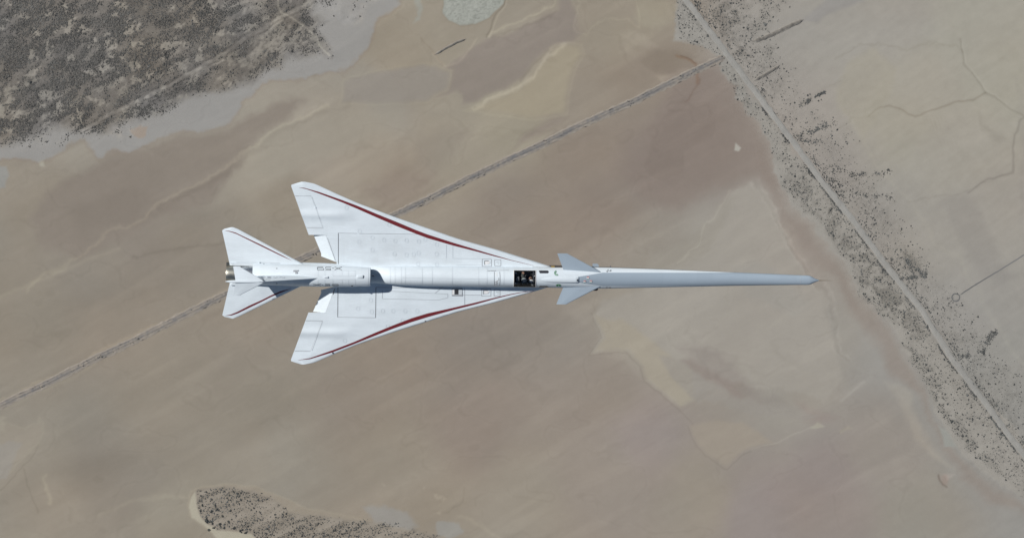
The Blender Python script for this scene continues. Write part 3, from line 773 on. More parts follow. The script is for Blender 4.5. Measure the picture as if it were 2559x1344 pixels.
# --- materials
def paint(name, color, rough=.50, grime=.05):
    m = bpy.data.materials.new(name); m.use_nodes = True
    nt = m.node_tree; b = nt.nodes['Principled BSDF']
    b.inputs['Roughness'].default_value = rough
    b.inputs['Coat Weight'].default_value = .04
    b.inputs['Specular IOR Level'].default_value = .25
    b.inputs['Coat Roughness'].default_value = .25
    tc = N(nt, 'ShaderNodeTexCoord')
    mp = N(nt, 'ShaderNodeMapping'); mp.inputs['Scale'].default_value = (.6, 2.0, 1.0)
    nt.links.new(tc.outputs['Object'], mp.inputs['Vector'])
    n1 = N(nt, 'ShaderNodeTexNoise'); n1.inputs['Scale'].default_value = 1.3; n1.inputs['Detail'].default_value = 7; n1.inputs['Roughness'].default_value = .62
    n2 = N(nt, 'ShaderNodeTexNoise'); n2.inputs['Scale'].default_value = 9; n2.inputs['Detail'].default_value = 3
    nt.links.new(mp.outputs[0], n1.inputs['Vector']); nt.links.new(mp.outputs[0], n2.inputs['Vector'])
    ad = N(nt, 'ShaderNodeMath', operation='MULTIPLY_ADD'); ad.inputs[1].default_value = .35
    nt.links.new(n2.outputs['Fac'], ad.inputs[0]); nt.links.new(n1.outputs['Fac'], ad.inputs[2])
    mr = N(nt, 'ShaderNodeMapRange'); mr.inputs[1].default_value = .42; mr.inputs[2].default_value = .95
    mr.inputs[3].default_value = 1.0 + grime * .4; mr.inputs[4].default_value = 1 - grime
    nt.links.new(ad.outputs[0], mr.inputs[0])
    sc = N(nt, 'ShaderNodeVectorMath', operation='SCALE'); sc.inputs[0].default_value = color
    nt.links.new(mr.outputs[0], sc.inputs['Scale']); nt.links.new(sc.outputs[0], b.inputs['Base Color'])
    sn = N(nt, 'ShaderNodeVectorMath', operation='SNAP'); sn.inputs[1].default_value = (.83, .61, 5.0)
    nt.links.new(tc.outputs['Object'], sn.inputs[0])
    wn_ = N(nt, 'ShaderNodeTexWhiteNoise', noise_dimensions='3D'); nt.links.new(sn.outputs[0], wn_.inputs['Vector'])
    m2 = N(nt, 'ShaderNodeMapRange'); m2.inputs[3].default_value = .975; m2.inputs[4].default_value = 1.015
    nt.links.new(wn_.outputs['Value'], m2.inputs[0])
    s2 = N(nt, 'ShaderNodeVectorMath', operation='SCALE'); nt.links.new(sc.outputs[0], s2.inputs[0]); nt.links.new(m2.outputs[0], s2.inputs['Scale'])
    nt.links.new(s2.outputs[0], b.inputs['Base Color'])
    rr = N(nt, 'ShaderNodeMapRange'); rr.inputs[3].default_value = rough - .06; rr.inputs[4].default_value = rough + .1
    nt.links.new(n1.outputs['Fac'], rr.inputs[0]); nt.links.new(rr.outputs[0], b.inputs['Roughness'])
    return m
WHITE = (.72, .79, .835)
GREY = (.34, .41, .475)
M_white = paint('white_paint', WHITE, grime=.10)
M_grey = paint('blue_grey_paint', GREY, grime=.04)
M_under = paint('dark_underside', (.085, .078, .073), .5)  # dark grey-brown for the belly, right vane and chine strip
M_red = paint('red_paint', (.165, .022, .028), .5)
M_seam = mat('seam_sealant', (.36, .38, .405), .7)
M_seamd = mat('dark_seam', (.10, .105, .12), .7)
M_faint = mat('faint_seam', (.56, .61, .645), .6)
M_black = mat('black_lettering', (.035, .04, .05), .5)
M_blue = mat('slate_blue_lettering', (.22, .25, .33), .5)
M_dark = mat('dark_gap', (.025, .026, .030), .8)
M_green = mat('green_print', (.05, .25, .08), .5)
M_redp = mat('red_print', (.45, .05, .07), .5)
M_printw = mat('white_print', (.80, .80, .80), .45)
M_steel = mat('brushed_steel', (.62, .63, .64), .33, 1.0, noise=.12, nscale=6)
M_brass = mat('heat_tinted_steel', (.50, .485, .42), .42, 1.0, noise=.14, nscale=5)
M_deck = mat('scorched_deck', (.12, .125, .12), .5, .6, noise=.2, nscale=5)  # dark grey metal, mottled at random
M_cock = mat('cockpit_black', (.03, .034, .04), .75, noise=.3, nscale=8)
M_cgrey = mat('cockpit_grey', (.11, .115, .125), .7, noise=.2, nscale=9)
M_gold = mat('yellow_zinc', (.55, .38, .08), .5)
# wing paint: the same white, scuffed and dusty over the fuel-tank panels
def wing_material():
    m = paint('wing_paint', WHITE, grime=.10); nt = m.node_tree; b = nt.nodes['Principled BSDF']
    src = b.inputs['Base Color'].links[0].from_socket
    tc = N(nt, 'ShaderNodeTexCoord'); sp = N(nt, 'ShaderNodeSeparateXYZ'); nt.links.new(tc.outputs['Object'], sp.inputs[0])
    def ramp(sock, a, b_):
        r = N(nt, 'ShaderNodeMapRange', interpolation_type='SMOOTHSTEP'); r.inputs[1].default_value = a; r.inputs[2].default_value = b_
        nt.links.new(sock, r.inputs[0]); return r.outputs[0]
    def mul(p, q):
        n = N(nt, 'ShaderNodeMath', operation='MULTIPLY')
        for i, s in enumerate((p, q)):
            if isinstance(s, float): n.inputs[i].default_value = s
            else: nt.links.new(s, n.inputs[i])
        return n.outputs[0]
    nz = N(nt, 'ShaderNodeTexNoise'); nz.inputs['Scale'].default_value = 2.2; nz.inputs['Detail'].default_value = 8; nz.inputs['Roughness'].default_value = .7
    nt.links.new(tc.outputs['Object'], nz.inputs['Vector'])
    k = mul(mul(ramp(sp.outputs[0], lx(843), lx(860)), ramp(sp.outputs[0], lx(1290), lx(1060))), mul(ramp(sp.outputs[1], .45, .75), ramp(sp.outputs[1], 2.15, 1.9)))
    k = mul(k, mul(ramp(nz.outputs['Fac'], .25, .75), .15))
    mx = N(nt, 'ShaderNodeMix', data_type='RGBA'); nt.links.new(k, mx.inputs['Factor']); nt.links.new(src, mx.inputs[6]); mx.inputs[7].default_value = (.40, .40, .38, 1)
    nt.links.new(mx.outputs[2], b.inputs['Base Color']); return m
M_wing = wing_material()
# nose material: blue-grey anti-glare top that narrows to a blunt point behind the camera housing
def nose_material():
    m = paint('two_tone_paint', WHITE); nt = m.node_tree
    tc = N(nt, 'ShaderNodeTexCoord'); sp = N(nt, 'ShaderNodeSeparateXYZ')
    nt.links.new(tc.outputs['Object'], sp.inputs[0])
    def mth(op, a, b_):
        n = N(nt, 'ShaderNodeMath', operation=op)
        for i, q in enumerate((a, b_)):
            if isinstance(q, (int, float)): n.inputs[i].default_value = q
            elif q is not None: nt.links.new(q, n.inputs[i])
        return n.outputs[0]
    X, Y = sp.outputs[0], sp.outputs[1]
    x0 = lx(1444.5)
    lim = mth('MINIMUM', mth('ADD', mth('MULTIPLY', mth('SUBTRACT', X, x0), .155), .150), .338)
    fac = mth('MULTIPLY', mth('LESS_THAN', mth('ABSOLUTE', Y, None), lim), mth('GREATER_THAN', X, x0))
    b = nt.nodes['Principled BSDF']; src = b.inputs['Base Color'].links[0].from_socket
    mx = N(nt, 'ShaderNodeMix', data_type='RGBA')
    nt.links.new(fac, mx.inputs['Factor']); nt.links.new(src, mx.inputs[6])
    mul = N(nt, 'ShaderNodeVectorMath', operation='MULTIPLY'); mul.inputs[1].default_value = tuple(g / w_ for g, w_ in zip(GREY, WHITE))
    nt.links.new(src, mul.inputs[0]); nt.links.new(mul.outputs[0], mx.inputs[7])
    nt.links.new(mx.outputs[2], b.inputs['Base Color'])
    return m
M_nose = nose_material()

SHELL_V, SHELL_F = [], []
def part(name, me, m, parent=None, shell=True, label=None):
    o = link_obj(name, me, parent or jet, [m] if m else [])
    if shell:
        b0 = len(SHELL_V)
        SHELL_V.extend([v.co.copy() for v in me.vertices])
        SHELL_F.extend([tuple(i + b0 for i in p.vertices) for p in me.polygons])
    if label: o['label'] = label
    return o

# --- lofts: stations (px, half width m, zc, height above, depth below, exponent)
def interp_st(st, px):
    st = np.array(st, float)
    # smooth (monotone) interpolation
    out = []
    for c in range(1, st.shape[1]):
        out.append(np.interp(px, st[:, 0], st[:, c]))
    return np.array(out)
def section(p, th):
    w, zc, ht, hb, n = p
    c, s = math.cos(th), math.sin(th)
    y = w * math.copysign(abs(c) ** (2 / n), c)
    z = zc + (ht if s >= 0 else hb) * math.copysign(abs(s) ** (2 / n), s)
    return y, z
def loft(st, pxs, ths, closed, off=0.0, skip=None):
    V_, F_ = [], []
    for px in pxs:
        p = interp_st(st, px)
        for th in ths:
            y, z = section(p, th)
            if off:
                r = math.hypot(y, z - p[1]) + 1e-6
                y += off * y / r; z += off * (z - p[1]) / r
            V_.append((lx(px), y, z))
    n = len(ths)
    for i in range(len(pxs) - 1):
        for j in range(n if closed else n - 1):
            if skip and skip(.5 * (pxs[i] + pxs[i + 1]), .5 * (ths[j] + ths[(j + 1) % n])): continue
            a, b = i * n + j, i * n + (j + 1) % n
            F_.append((a, b, b + n, a + n))
    return V_, F_

# main body, tail to nose tip
def smooth_table(st, per=6):
    """densify a station table with Catmull-Rom so that the skin has no kinks"""
    st = np.array(st, float); out = []
    for i in range(len(st) - 1):
        p0, p1, p2, p3 = st[max(i - 1, 0)], st[i], st[i + 1], st[min(i + 2, len(st) - 1)]
        h = p2[0] - p1[0]
        m1 = (p2 - p0) / max(p2[0] - p0[0], 1e-6) * h; m2 = (p3 - p1) / max(p3[0] - p1[0], 1e-6) * h
        for k in range(per):
            t = k / per
            q = (2 * t ** 3 - 3 * t ** 2 + 1) * p1 + (t ** 3 - 2 * t ** 2 + t) * m1 + (-2 * t ** 3 + 3 * t ** 2) * p2 + (t ** 3 - t ** 2) * m2
            q[0] = p1[0] + t * h
            out.append(q)
    out.append(st[-1]); return out
BODY = smooth_table([
 (640, .555, .10, .30, .45, 2.8), (700, .56, .08, .32, .5, 2.8), (760, .56, .06, .32, .55, 2.7), (840, .52, .04, .26, .6, 2.4), (900, .46, .03, .20, .65, 2.2),
 (926, .43, .04, .20, .68, 2.1), (950, .435, .08, .33, .7, 2.1), (975, .45, .13, .48, .72, 2.1), (1010, .475, .17, .58, .74, 2.1), (1080, .495, .20, .62, .76, 2.1),
 (1160, .505, .20, .65, .78, 2.05), (1230, .507, .20, .68, .8, 2.0), (1283, .507, .20, .69, .8, 2.0), (1338, .505, .20, .66, .8, 2.0), (1380, .506, .21, .58, .75, 2.0),
 (1440, .522, .21, .50, .66, 2.0), (1494, .535, .18, .44, .5, 2.0), (1630, .468, .11, .37, .36, 2.0), (1740, .40, .075, .315, .28, 2.0), (1837, .337, .06, .265, .2, 2.0),
 (1930, .283, .075, .21, .16, 2.05), (2000, .243, .11, .16, .12, 2.1), (2024, .226, .13, .135, .1, 2.1), (2034, .13, .14, .10, .08, 2.0), (2041, .065, .145, .065, .05, 2.0), (2047, .024, .145, .028, .024, 2.0)])
up = [R(a) for a in range(0, 181, 5)]
low = [R(a) for a in list(range(180, 361, 12))]
def stations(a, b, step, extra=()):
    s = list(np.arange(a, b, step)) + [b] + [e for e in extra if a < e < b]
    return sorted(set(round(float(q), 3) for q in s))
COCKPIT = (1283.5, 1338.0)
fx = stations(640, 1444.5, 9, COCKPIT + (926, 950))
v, f = loft(BODY, fx, up, False, skip=lambda p, t: COCKPIT[0] < p < COCKPIT[1] and R(35) < t < R(145))
v2, f2 = loft(BODY, fx, low, False)
b0 = len(v); v = v + v2; f = f + [tuple(i + b0 for i in q) for q in f2]
fus = part('fuselage', mesh_from('fuselage', v, f, 40), M_white)
nx_ = stations(1444.5, 2047, 10, (1494, 1837, 2024, 2029, 2034, 2038, 2041, 2044))
v, f = loft(BODY, nx_, up, False)
n = len(up); f.append(tuple(range(len(v) - n, len(v))))
nose = part('nose', mesh_from('nose', v, f, 40), M_nose, label='long blue-grey topped needle nose')
# flat-sided underside of the nose, coloured dark grey-brown
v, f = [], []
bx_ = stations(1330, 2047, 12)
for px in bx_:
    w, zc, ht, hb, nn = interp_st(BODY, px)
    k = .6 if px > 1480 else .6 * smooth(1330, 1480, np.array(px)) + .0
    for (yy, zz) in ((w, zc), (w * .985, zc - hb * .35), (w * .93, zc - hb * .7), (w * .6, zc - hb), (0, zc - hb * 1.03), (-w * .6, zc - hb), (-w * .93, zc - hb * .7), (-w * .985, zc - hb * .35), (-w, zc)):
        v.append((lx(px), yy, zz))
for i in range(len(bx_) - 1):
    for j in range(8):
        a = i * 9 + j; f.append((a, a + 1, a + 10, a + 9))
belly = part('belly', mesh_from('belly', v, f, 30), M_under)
# probe
def tube(pts, rads, seg=10):
    v, f = [], []
    for (p, r) in zip(pts, rads):
        for k in range(seg):
            a = 2 * math.pi * k / seg
            v.append((p[0], p[1] + r * math.cos(a), p[2] + r * math.sin(a)))
    for i in range(len(pts) - 1):
        for k in range(seg):
            a, b = i * seg + k, i * seg + (k + 1) % seg
            f.append((a, b, b + seg, a + seg))
    f.append(tuple(range(seg))); f.append(tuple(range((len(pts) - 1) * seg, len(pts) * seg)))
    return v, f
v, f = tube([(lx(p), 0, .147) for p in (2044, 2052, 2062, 2066, 2074, 2082)], (.026, .020, .017, .012, .010, .004))
part('air_data_probe', mesh_from('air_data_probe', v, f, 40), mat('probe_bronze', (.26, .22, .16), .5, .3))

# --- lifting surfaces
def surface(secs, zmid, thick, rle, tmax_at=.55, bump=None, nspan=8, nch=26):
    """secs: list of (y0, y1, xle(y), xte(y), xte_full(y)); returns verts, faces for one side (+y)"""
    V_, F_ = [], []
    us = 1 - np.cos(np.linspace(0, 1, nch) * math.pi / 2)
    us = us ** 1.25
    for (y0, y1, xle, xte, xtf, xlf) in secs:
        ys = np.linspace(y0, y1, max(2, int(nspan * abs(y1 - y0)) + 2)); rows = []
        for y in ys:
            a, b, bf, af_ = xle(y), xte(y), xtf(y), xlf(y); row_t, row_b = [], []
            cf = max(af_ - bf, 1e-3)
            for u in us:
                x = a + (b - a) * u
                d = max(af_ - x, 0.0); r = min(rle, cf * .25)
                pr = math.sqrt(max(0, 1 - (1 - min(d / r, 1)) ** 2))
                s = d / cf
                pr *= 1.0 if s < tmax_at else max(.07, 1 - (s - tmax_at) / (1 - tmax_at) * .95)
                t = thick(y) * .5 * pr
                zt = zmid(y) + t; zb = zmid(y) - t
                if bump: zt += bump(x, y)
                row_t.append(len(V_)); V_.append((x, y, zt)); row_b.append(len(V_)); V_.append((x, y, zb))
            rows.append((row_t, row_b))
        for (t0, b0_), (t1, b1) in zip(rows[:-1], rows[1:]):
            for k in range(nch - 1):
                F_.append((t0[k], t0[k + 1], t1[k + 1], t1[k])); F_.append((b0_[k], b1[k], b1[k + 1], b0_[k + 1]))
            F_.append((t0[-1], b0_[-1], b1[-1], t1[-1])); F_.append((t0[0], t1[0], b1[0], b0_[0]))
        for (t, b_) in (rows[0], rows[-1]):
            for k in range(nch - 1):
                F_.append((t[k], b_[k], b_[k + 1], t[k + 1]))
    return V_, F_
def avg_edge(left, right, z):
    """mean of the two sides' outlines as x(|y|)"""
    L = np.array([loc(px, py, z(0))[:2] for px, py in left]); Rr = np.array([loc(px, py, z(0))[:2] for px, py in right])
    Rr[:, 1] *= -1
    L = L[np.argsort(L[:, 1])]; Rr = Rr[np.argsort(Rr[:, 1])]
    def fn(y):
        return .5 * (np.interp(y, L[:, 1], L[:, 0]) + np.interp(y, Rr[:, 1], Rr[:, 0]))
    fn.ymax = .5 * (L[-1, 1] + Rr[-1, 1])
    return fn
def mirror(v): return [(x, -y, z) for x, y, z in v]
Z0 = lambda y: 0.0
# wing
wle = avg_edge([(758,455.9),(778.4,457.8),(787,461),(796.7,465.1),(845,486),(893.5,505.8),(990.2,546.4),(1086.9,580.3),(1150,600.6),(1240.7,624.6),(1310,647),(1376.4,668.4),(1440,690)],
               [(756.3,911.6),(777,909),(786,906.5),(793.8,903.5),(845,880),(887.6,861.3),(981.4,832.5),(1075,804.5),(1150,780),(1240.7,755.9),(1310,737),(1355,725),(1440,698)], Z0)
wte = avg_edge([(757,456),(749.3,457),(726.7,463.2),(771.6,588),(800,665)], [(755,911.6),(750,910.6),(725,903.5),(770.3,782.5),(798,706)], Z0)
P_a1 = (loc(736.8,490)[1] - loc(735.5,876.5)[1]) / 2
P_a2 = (loc(765.8,569.6)[1] - loc(764,801.5)[1]) / 2
P_f1 = (loc(783.5,588.5)[1] - loc(780,782.3)[1]) / 2
P_f2 = .62
hinge_a = lambda y: np.interp(y, [P_a2, P_a1], [.5 * (loc(806.4,570)[0] + loc(806,802)[0]), .5 * (loc(777.4,490)[0] + loc(776,876.5)[0])])
hinge_f = lambda y: np.interp(y, [P_f2, P_f1], [lx(838.5), lx(813.8)])
tef = lambda y: np.interp(y, [.82, P_f1], [lx(802.5), lx(782.5)])
wz = lambda y: .01 - .010 * y
wt = lambda y: np.interp(y, [.4, 1.2, 3.0, 4.55], [.30, .24, .15, .07])
def wbump(x, y):
    g = math.exp(-((y - 2.97) / .20) ** 2)
    e = smooth(lx(900), lx(820), np.array(x))
    return float(.085 * g * e)
ymax = wle.ymax
GAP = .006
wsec = [(.30, P_f2, wle, lambda y: lx(841.5), wte, wle),
        (P_f2, P_f1, wle, lambda y: hinge_f(y) + GAP, wte, wle),
        (P_f1, P_a2, wle, wte, wte, wle),
        (P_a2, P_a1, wle, lambda y: hinge_a(y) + GAP, wte, wle),
        (P_a1, ymax - .004, wle, wte, wte, wle)]
wv, wf = surface(wsec, wz, wt, .30, bump=wbump, nspan=12, nch=34)
wing_l = part('wing', mesh_from('wing', wv, wf, 35), M_wing)
wing_r = part('wing', mesh_from('wing', mirror(wv), wf, 35), M_wing)
av_, af_ = surface([(P_a2 + GAP, P_a1 - GAP, hinge_a, wte, wte, wle)], wz, wt, .30, bump=wbump, nspan=12, nch=10)
part('aileron', mesh_from('aileron', av_, af_, 35), M_white, wing_l)
part('aileron', mesh_from('aileron', mirror(av_), af_, 35), M_white, wing_r)
fv, ff = surface([(P_f2 + .01, P_f1 - GAP, hinge_f, tef, wte, wle)], wz, wt, .30, nspan=10, nch=10)
DROOP = math.tan(R(17))
def droop(v, side):
    out = []
    for x, y, z in v:
        h = float(hinge_f(y)); t = (h - x) / (h - float(tef(y)))
        out.append((x, side * (y + t * .22 * (P_f1 - y) / (P_f1 - P_f2)), z - (h - x) * DROOP))
    return out
part('flap', mesh_from('flap', droop(fv, 1), ff, 35), M_white, wing_l)
part('flap', mesh_from('flap', droop(fv, -1), ff, 35), M_white, wing_r)

# tailplanes low on the tail
sz = lambda y: .20 - .10 * (y - .55)
szl = lambda y=0: .08
sle = avg_edge([(580,567.7),(585.2,568.1),(593,572),(757,657.7),(790,675)], [(580,795.8),(589.4,794.6),(596,791.5),(751,715),(785,698)], szl)
ste = avg_edge([(579,567.8),(554,573.3),(572.7,654.6),(577,672)], [(579,795.8),(555,790),(574,711),(578,694)], szl)
st_ = lambda y: np.interp(y, [.5, 2.3], [.13, .05])
v, f = surface([(.42, sle.ymax - .004, sle, ste, ste, sle)], sz, st_, .18, nspan=12, nch=22)
stab_l = part('tailplane', mesh_from('tailplane', v, f, 35), M_white)
stab_r = part('tailplane', mesh_from('tailplane', mirror(v), f, 35), M_white)
# canards
cz = lambda y: .47 + .06 * (y - .4)
czl = lambda y=0: .50
cle = avg_edge([(1417.5,633.6),(1508.6,682)], [(1414,760.7),(1503,714.8)], czl)
cte = avg_edge([(1393.4,633.2),(1406.8,669.3),(1409,676)], [(1389,761),(1405.9,720.2),(1408,713)], czl)
v, f = surface([(.26, cle.ymax - .002, cle, cte, cte, cle)], cz, lambda y: np.interp(y, [.3, 1.3], [.09, .04]), .12, nspan=12, nch=18)
part('canard', mesh_from('canard', v, f, 35), M_grey)
part('canard', mesh_from('canard', mirror(v), f, 35), M_grey)

# nacelle over the tail
NAC = smooth_table([
 (600, .49, .24, .36, .30, 2.3), (634, .51, .25, .45, .30, 2.3), (700, .53, .32, .56, .36, 2.3), (760, .535, .40, .60, .44, 2.25), (820, .525, .50, .58, .5, 2.15), (870, .50, .56, .53, .55, 2.1), (905, .475, .60, .48, .56, 2.05), (920, .462, .615, .455, .55, 2.0), (926, .452, .62, .44, .54, 2.0)])
v, f = loft(NAC, stations(634, 926, 9, (920, 923)), [R(a) for a in range(-90, 270, 6)], True)
nac = part('engine_nacelle', mesh_from('engine_nacelle', v, f, 40), M_white)
# inlet lip and duct
v, f = [], []
nseg = 60
for px, k in ((926, 1.0), (927, .985), (926.4, .965), (920, .94), (880, .9), (840, .88)):
    w, zc, ht, hb, nn = interp_st(NAC, min(px, 926))
    for j in range(nseg):
        y, z = section((w, zc, ht, hb, nn), R(-90 + 6 * j)); v.append((lx(px), y * k, zc + (z - zc) * k))
for i in range(5):
    for j in range(nseg):
        a, b = i * nseg + j, i * nseg + (j + 1) % nseg; f.append((a, b, b + nseg, a + nseg))
f.append(tuple(range(5 * nseg, 6 * nseg)))
part('air_inlet', mesh_from('air_inlet', v, f, 40), M_white, nac)
# nacelle aft face, side rails, exhaust deck and nozzle
def box(x0, x1, y0, y1, z0, z1, bev=0.0):
    v = [(x, y, z) for x in (x0, x1) for y in (y0, y1) for z in (z0, z1)]
    f = [(0, 1, 3, 2), (4, 6, 7, 5), (0, 4, 5, 1), (2, 3, 7, 6), (0, 2, 6, 4), (1, 5, 7, 3)]
    me = bpy.data.meshes.new('box'); bm = bmesh.new()
    vs = [bm.verts.new(p) for p in v]
    for q in f: bm.faces.new([vs[i] for i in q])
    bmesh.ops.recalc_face_normals(bm, faces=bm.faces)
    if bev: bmesh.ops.bevel(bm, geom=bm.edges[:], offset=bev, segments=2, affect='EDGES', profile=.6)
    bm.to_mesh(me); bm.free(); return me
def poly_prism(outline, z0, z1):
    n = len(outline)
    v = [(x, y, z0) for x, y in outline] + [(x, y, z1) for x, y in outline]
    f = [tuple(range(n)), tuple(range(2 * n - 1, n - 1, -1))] + [(i, (i + 1) % n, n + (i + 1) % n, n + i) for i in range(n)]
    return v, f
deck = part('exhaust_deck', box(lx(566.5), lx(660), -.505, .505, -.16, -.05), M_deck)
for s in (1, -1):
    ol = [(lx(660), s * .545), (lx(583), s * .545), (lx(574), s * .555), (lx(583), s * .43), (lx(588), s * .415), (lx(660), s * .415)]
    v, f = poly_prism([(lx(660), s * .56), (lx(577), s * .555), (lx(583), s * .46), (lx(588), s * .425), (lx(660), s * .415)], -.2, .31)
    part('tail_rail', mesh_from('tail_rail', v, f, 30), M_white)
def ring_tube(name, prof, m, parent=None, zc=.20, seg=48, yc=0.0):
    v, f = [], []
    for px, r in prof:
        for k in range(seg):
            a = 2 * math.pi * k / seg; v.append((lx(px), yc + r * math.cos(a), zc + r * math.sin(a)))
    for i in range(len(prof) - 1):
        for k in range(seg):
            a, b = i * seg + k, i * seg + (k + 1) % seg; f.append((a, b, b + seg, a + seg))
    return part(name, mesh_from(name, v, f, 40), m, parent)
noz = ring_tube('exhaust_nozzle', [(604, .405), (596, .40), (586, .395), (576, .385), (569, .375), (567.5, .365), (569, .35), (590, .34), (610, .32)], M_brass, zc=.19)
ring_tube('nozzle_shroud', [(640, .43), (623, .425), (622.2, .40)], M_steel, noz, zc=.20)
ring_tube('nozzle_petals', [(622, .405), (606, .395), (603, .35), (618, .33)], M_steel, noz, zc=.195)
v, f = loft(NAC, [634, 634.01], [R(a) for a in range(-90, 270, 6)], True)
f.append(tuple(range(60)))
part('aft_bulkhead', mesh_from('aft_bulkhead', v, f, 40), M_dark)
# fin with T-tail
FB = lambda x: np.interp(x, [lx(634), lx(700), lx(760), lx(815)], [.62, .80, .90, .95])
def fin():
    V_, F_ = [], []
    zs = np.linspace(0, 1, 12); us = (1 - np.cos(np.linspace(0, 1, 20) * math.pi / 2)) ** 1.2
    for t in zs:
        z = .55 + (2.06 - .55) * t
        tt = np.clip((z - .95) / (2.06 - .95), 0, 1)
        xle = lx(811) + (lx(657) - lx(811)) * tt if z > .95 else lx(812)
        te = np.clip((z - .6) / (2.06 - .6), 0, 1)
        xte = lx(640) + (lx(588) - lx(640)) * te
        th = np.interp(z, [.6, 2.06], [.23, .10])
        for u in us:
            x = xle + (xte - xle) * u; s = (xle - x) / (xle - xte)
            pr = math.sqrt(max(0, 1 - (1 - min(s / .45, 1)) ** 2)) * (1 if s < .6 else max(.06, 1 - (s - .6) / .4 * .95))
            V_.append((x, th * .5 * pr, z)); V_.append((x, -th * .5 * pr, z))
    n = len(us) * 2
    for i in range(len(zs) - 1):
        for k in range(len(us) - 1):
            a = i * n + 2 * k; F_.append((a, a + 2, a + 2 + n, a + n)); F_.append((a + 1, a + 1 + n, a + 3 + n, a + 3))
        a = i * n + n - 2; F_.append((a, a + 1, a + 1 + n, a + n))
    top = (len(zs) - 1) * n
    for k in range(len(us) - 1):
        a = top + 2 * k; F_.append((a, a + 2, a + 3, a + 1))
    return V_, F_
v, f = fin()
finp = part('tail_fin', mesh_from('tail_fin', v, f, 35), M_white)
v, f = tube([(lx(p), 0, 2.10) for p in (571.5, 574, 580, 590, 605, 630, 642, 650, 657)], (.006, .024, .048, .066, .072, .066, .052, .035, .008), 16)
part('fin_pod', mesh_from('fin_pod', v, f, 40), M_white, finp)
tz = lambda y: 2.10 - .22 * y
tzl = lambda y=0: 2.02
tle = avg_edge([(596.7,664),(657,699.6),(660,704.4)], [(598.7,737),(657,708.3),(660,704.4)], tzl)
tte = avg_edge([(581,663),(589,698),(590.5,704)], [(583,738),(588,707.7),(587.5,704)], tzl)
v, f = surface([(.02, min(tle.ymax, tte.ymax) - .002, tle, tte, tte, tle)], tz, lambda y: np.interp(y, [0, .8], [.06, .03]), .08, nspan=14, nch=16)
part('stabilator', mesh_from('stabilator', v, f, 35), M_white, finp)
part('stabilator', mesh_from('stabilator', mirror(v), f, 35), M_white, finp)

# camera housing ahead of the cockpit
v, f = [], []
cxs = [(1352, .004), (1362, .018), (1380, .04), (1410, .055), (1436, .062), (1440, .062), (1444.5, .03)]
for px, h in cxs:
    w, zc, ht, hb, nn = interp_st(BODY, px); zt = zc + ht
    wd = np.interp(px, [1352, 1375, 1443], [.085, .125, .145])
    for (yy, zz) in ((wd * 1.25, zt - .06), (wd, zt + h * .75 - .02), (wd * .7, zt + h), (0, zt + h * 1.06), (-wd * .7, zt + h), (-wd, zt + h * .75 - .02), (-wd * 1.25, zt - .06)):
        v.append((lx(px), yy, zz))
for i in range(len(cxs) - 1):
    for j in range(6):
        a = i * 7 + j; f.append((a, a + 1, a + 8, a + 7))
f.append(tuple(range(6 * 7, 7 * 7)))
hous = part('camera_housing', mesh_from('camera_housing', v, f, 40), M_white)
w, zc, ht, hb, nn = interp_st(BODY, 1443)
part('camera_window', box(lx(1439.6), lx(1442.6), -.05, .04, zc + ht + .0, zc + ht + .068), M_dark, hous)

# --- BVH over the skin, for everything that lies on it
BVH = BVHTree.FromPolygons(SHELL_V, SHELL_F)
def hit(px, py, lift=.006):
    d = ray(px, py); h = BVH.ray_cast(CAM_L, d)
    if h[0] is None: return None
    n = h[1]
    if n.dot(d) > 0: n = -n
    return h[0] + n * lift - d * .004
def drape(name, rows, m, parent, lift=.006, label=None):
    """rows: lists of photo points of equal length, draped on the skin as a thin skin of its own"""
    V_, F_, ids = [], [], {}
    for i, row in enumerate(rows):
        for j, (px, py) in enumerate(row):
            h = hit(px, py, lift)
            if h is not None:
                ids[i, j] = len(V_); V_.append(h)
    for i in range(len(rows) - 1):
        for j in range(len(rows[0]) - 1):
            q = [(i, j), (i, j + 1), (i + 1, j + 1), (i + 1, j)]
            if all(k in ids for k in q):
                p = [V_[ids[k]] for k in q]
                if max((p[0] - p[2]).length, (p[1] - p[3]).length) < .9:
                    F_.append(tuple(ids[k] for k in q))
    if not F_: return None
    me = bpy.data.meshes.new(name); me.from_pydata([tuple(p) for p in V_], [], F_)
    bm = bmesh.new(); bm.from_mesh(me)
    for fc in bm.faces:
        if fc.normal.dot(CAM_L) < 0: fc.normal_flip()
    bm.to_mesh(me); bm.free()
    for p in me.polygons: p.use_smooth = True
    o = link_obj(name, me, parent, [m])
    if label: o['label'] = label
    return o
def pts_along(poly, step):
    p = resample(poly, step); return [tuple(q) for q in p]
def band(a, b, n, m_=3):
    """rows between two polylines"""
    def rs(p):
        p = np.asarray(p, float); d = np.r_[0, np.cumsum(np.hypot(*np.diff(p, axis=0).T))]; d /= d[-1]
        t = np.linspace(0, 1, n); return np.stack([np.interp(t, d, p[:, 0]), np.interp(t, d, p[:, 1])], -1)
    A, B = rs(a), rs(b)
    return [[tuple(A[i] * (1 - k / (m_ - 1)) + B[i] * k / (m_ - 1)) for i in range(n)] for k in range(m_)]
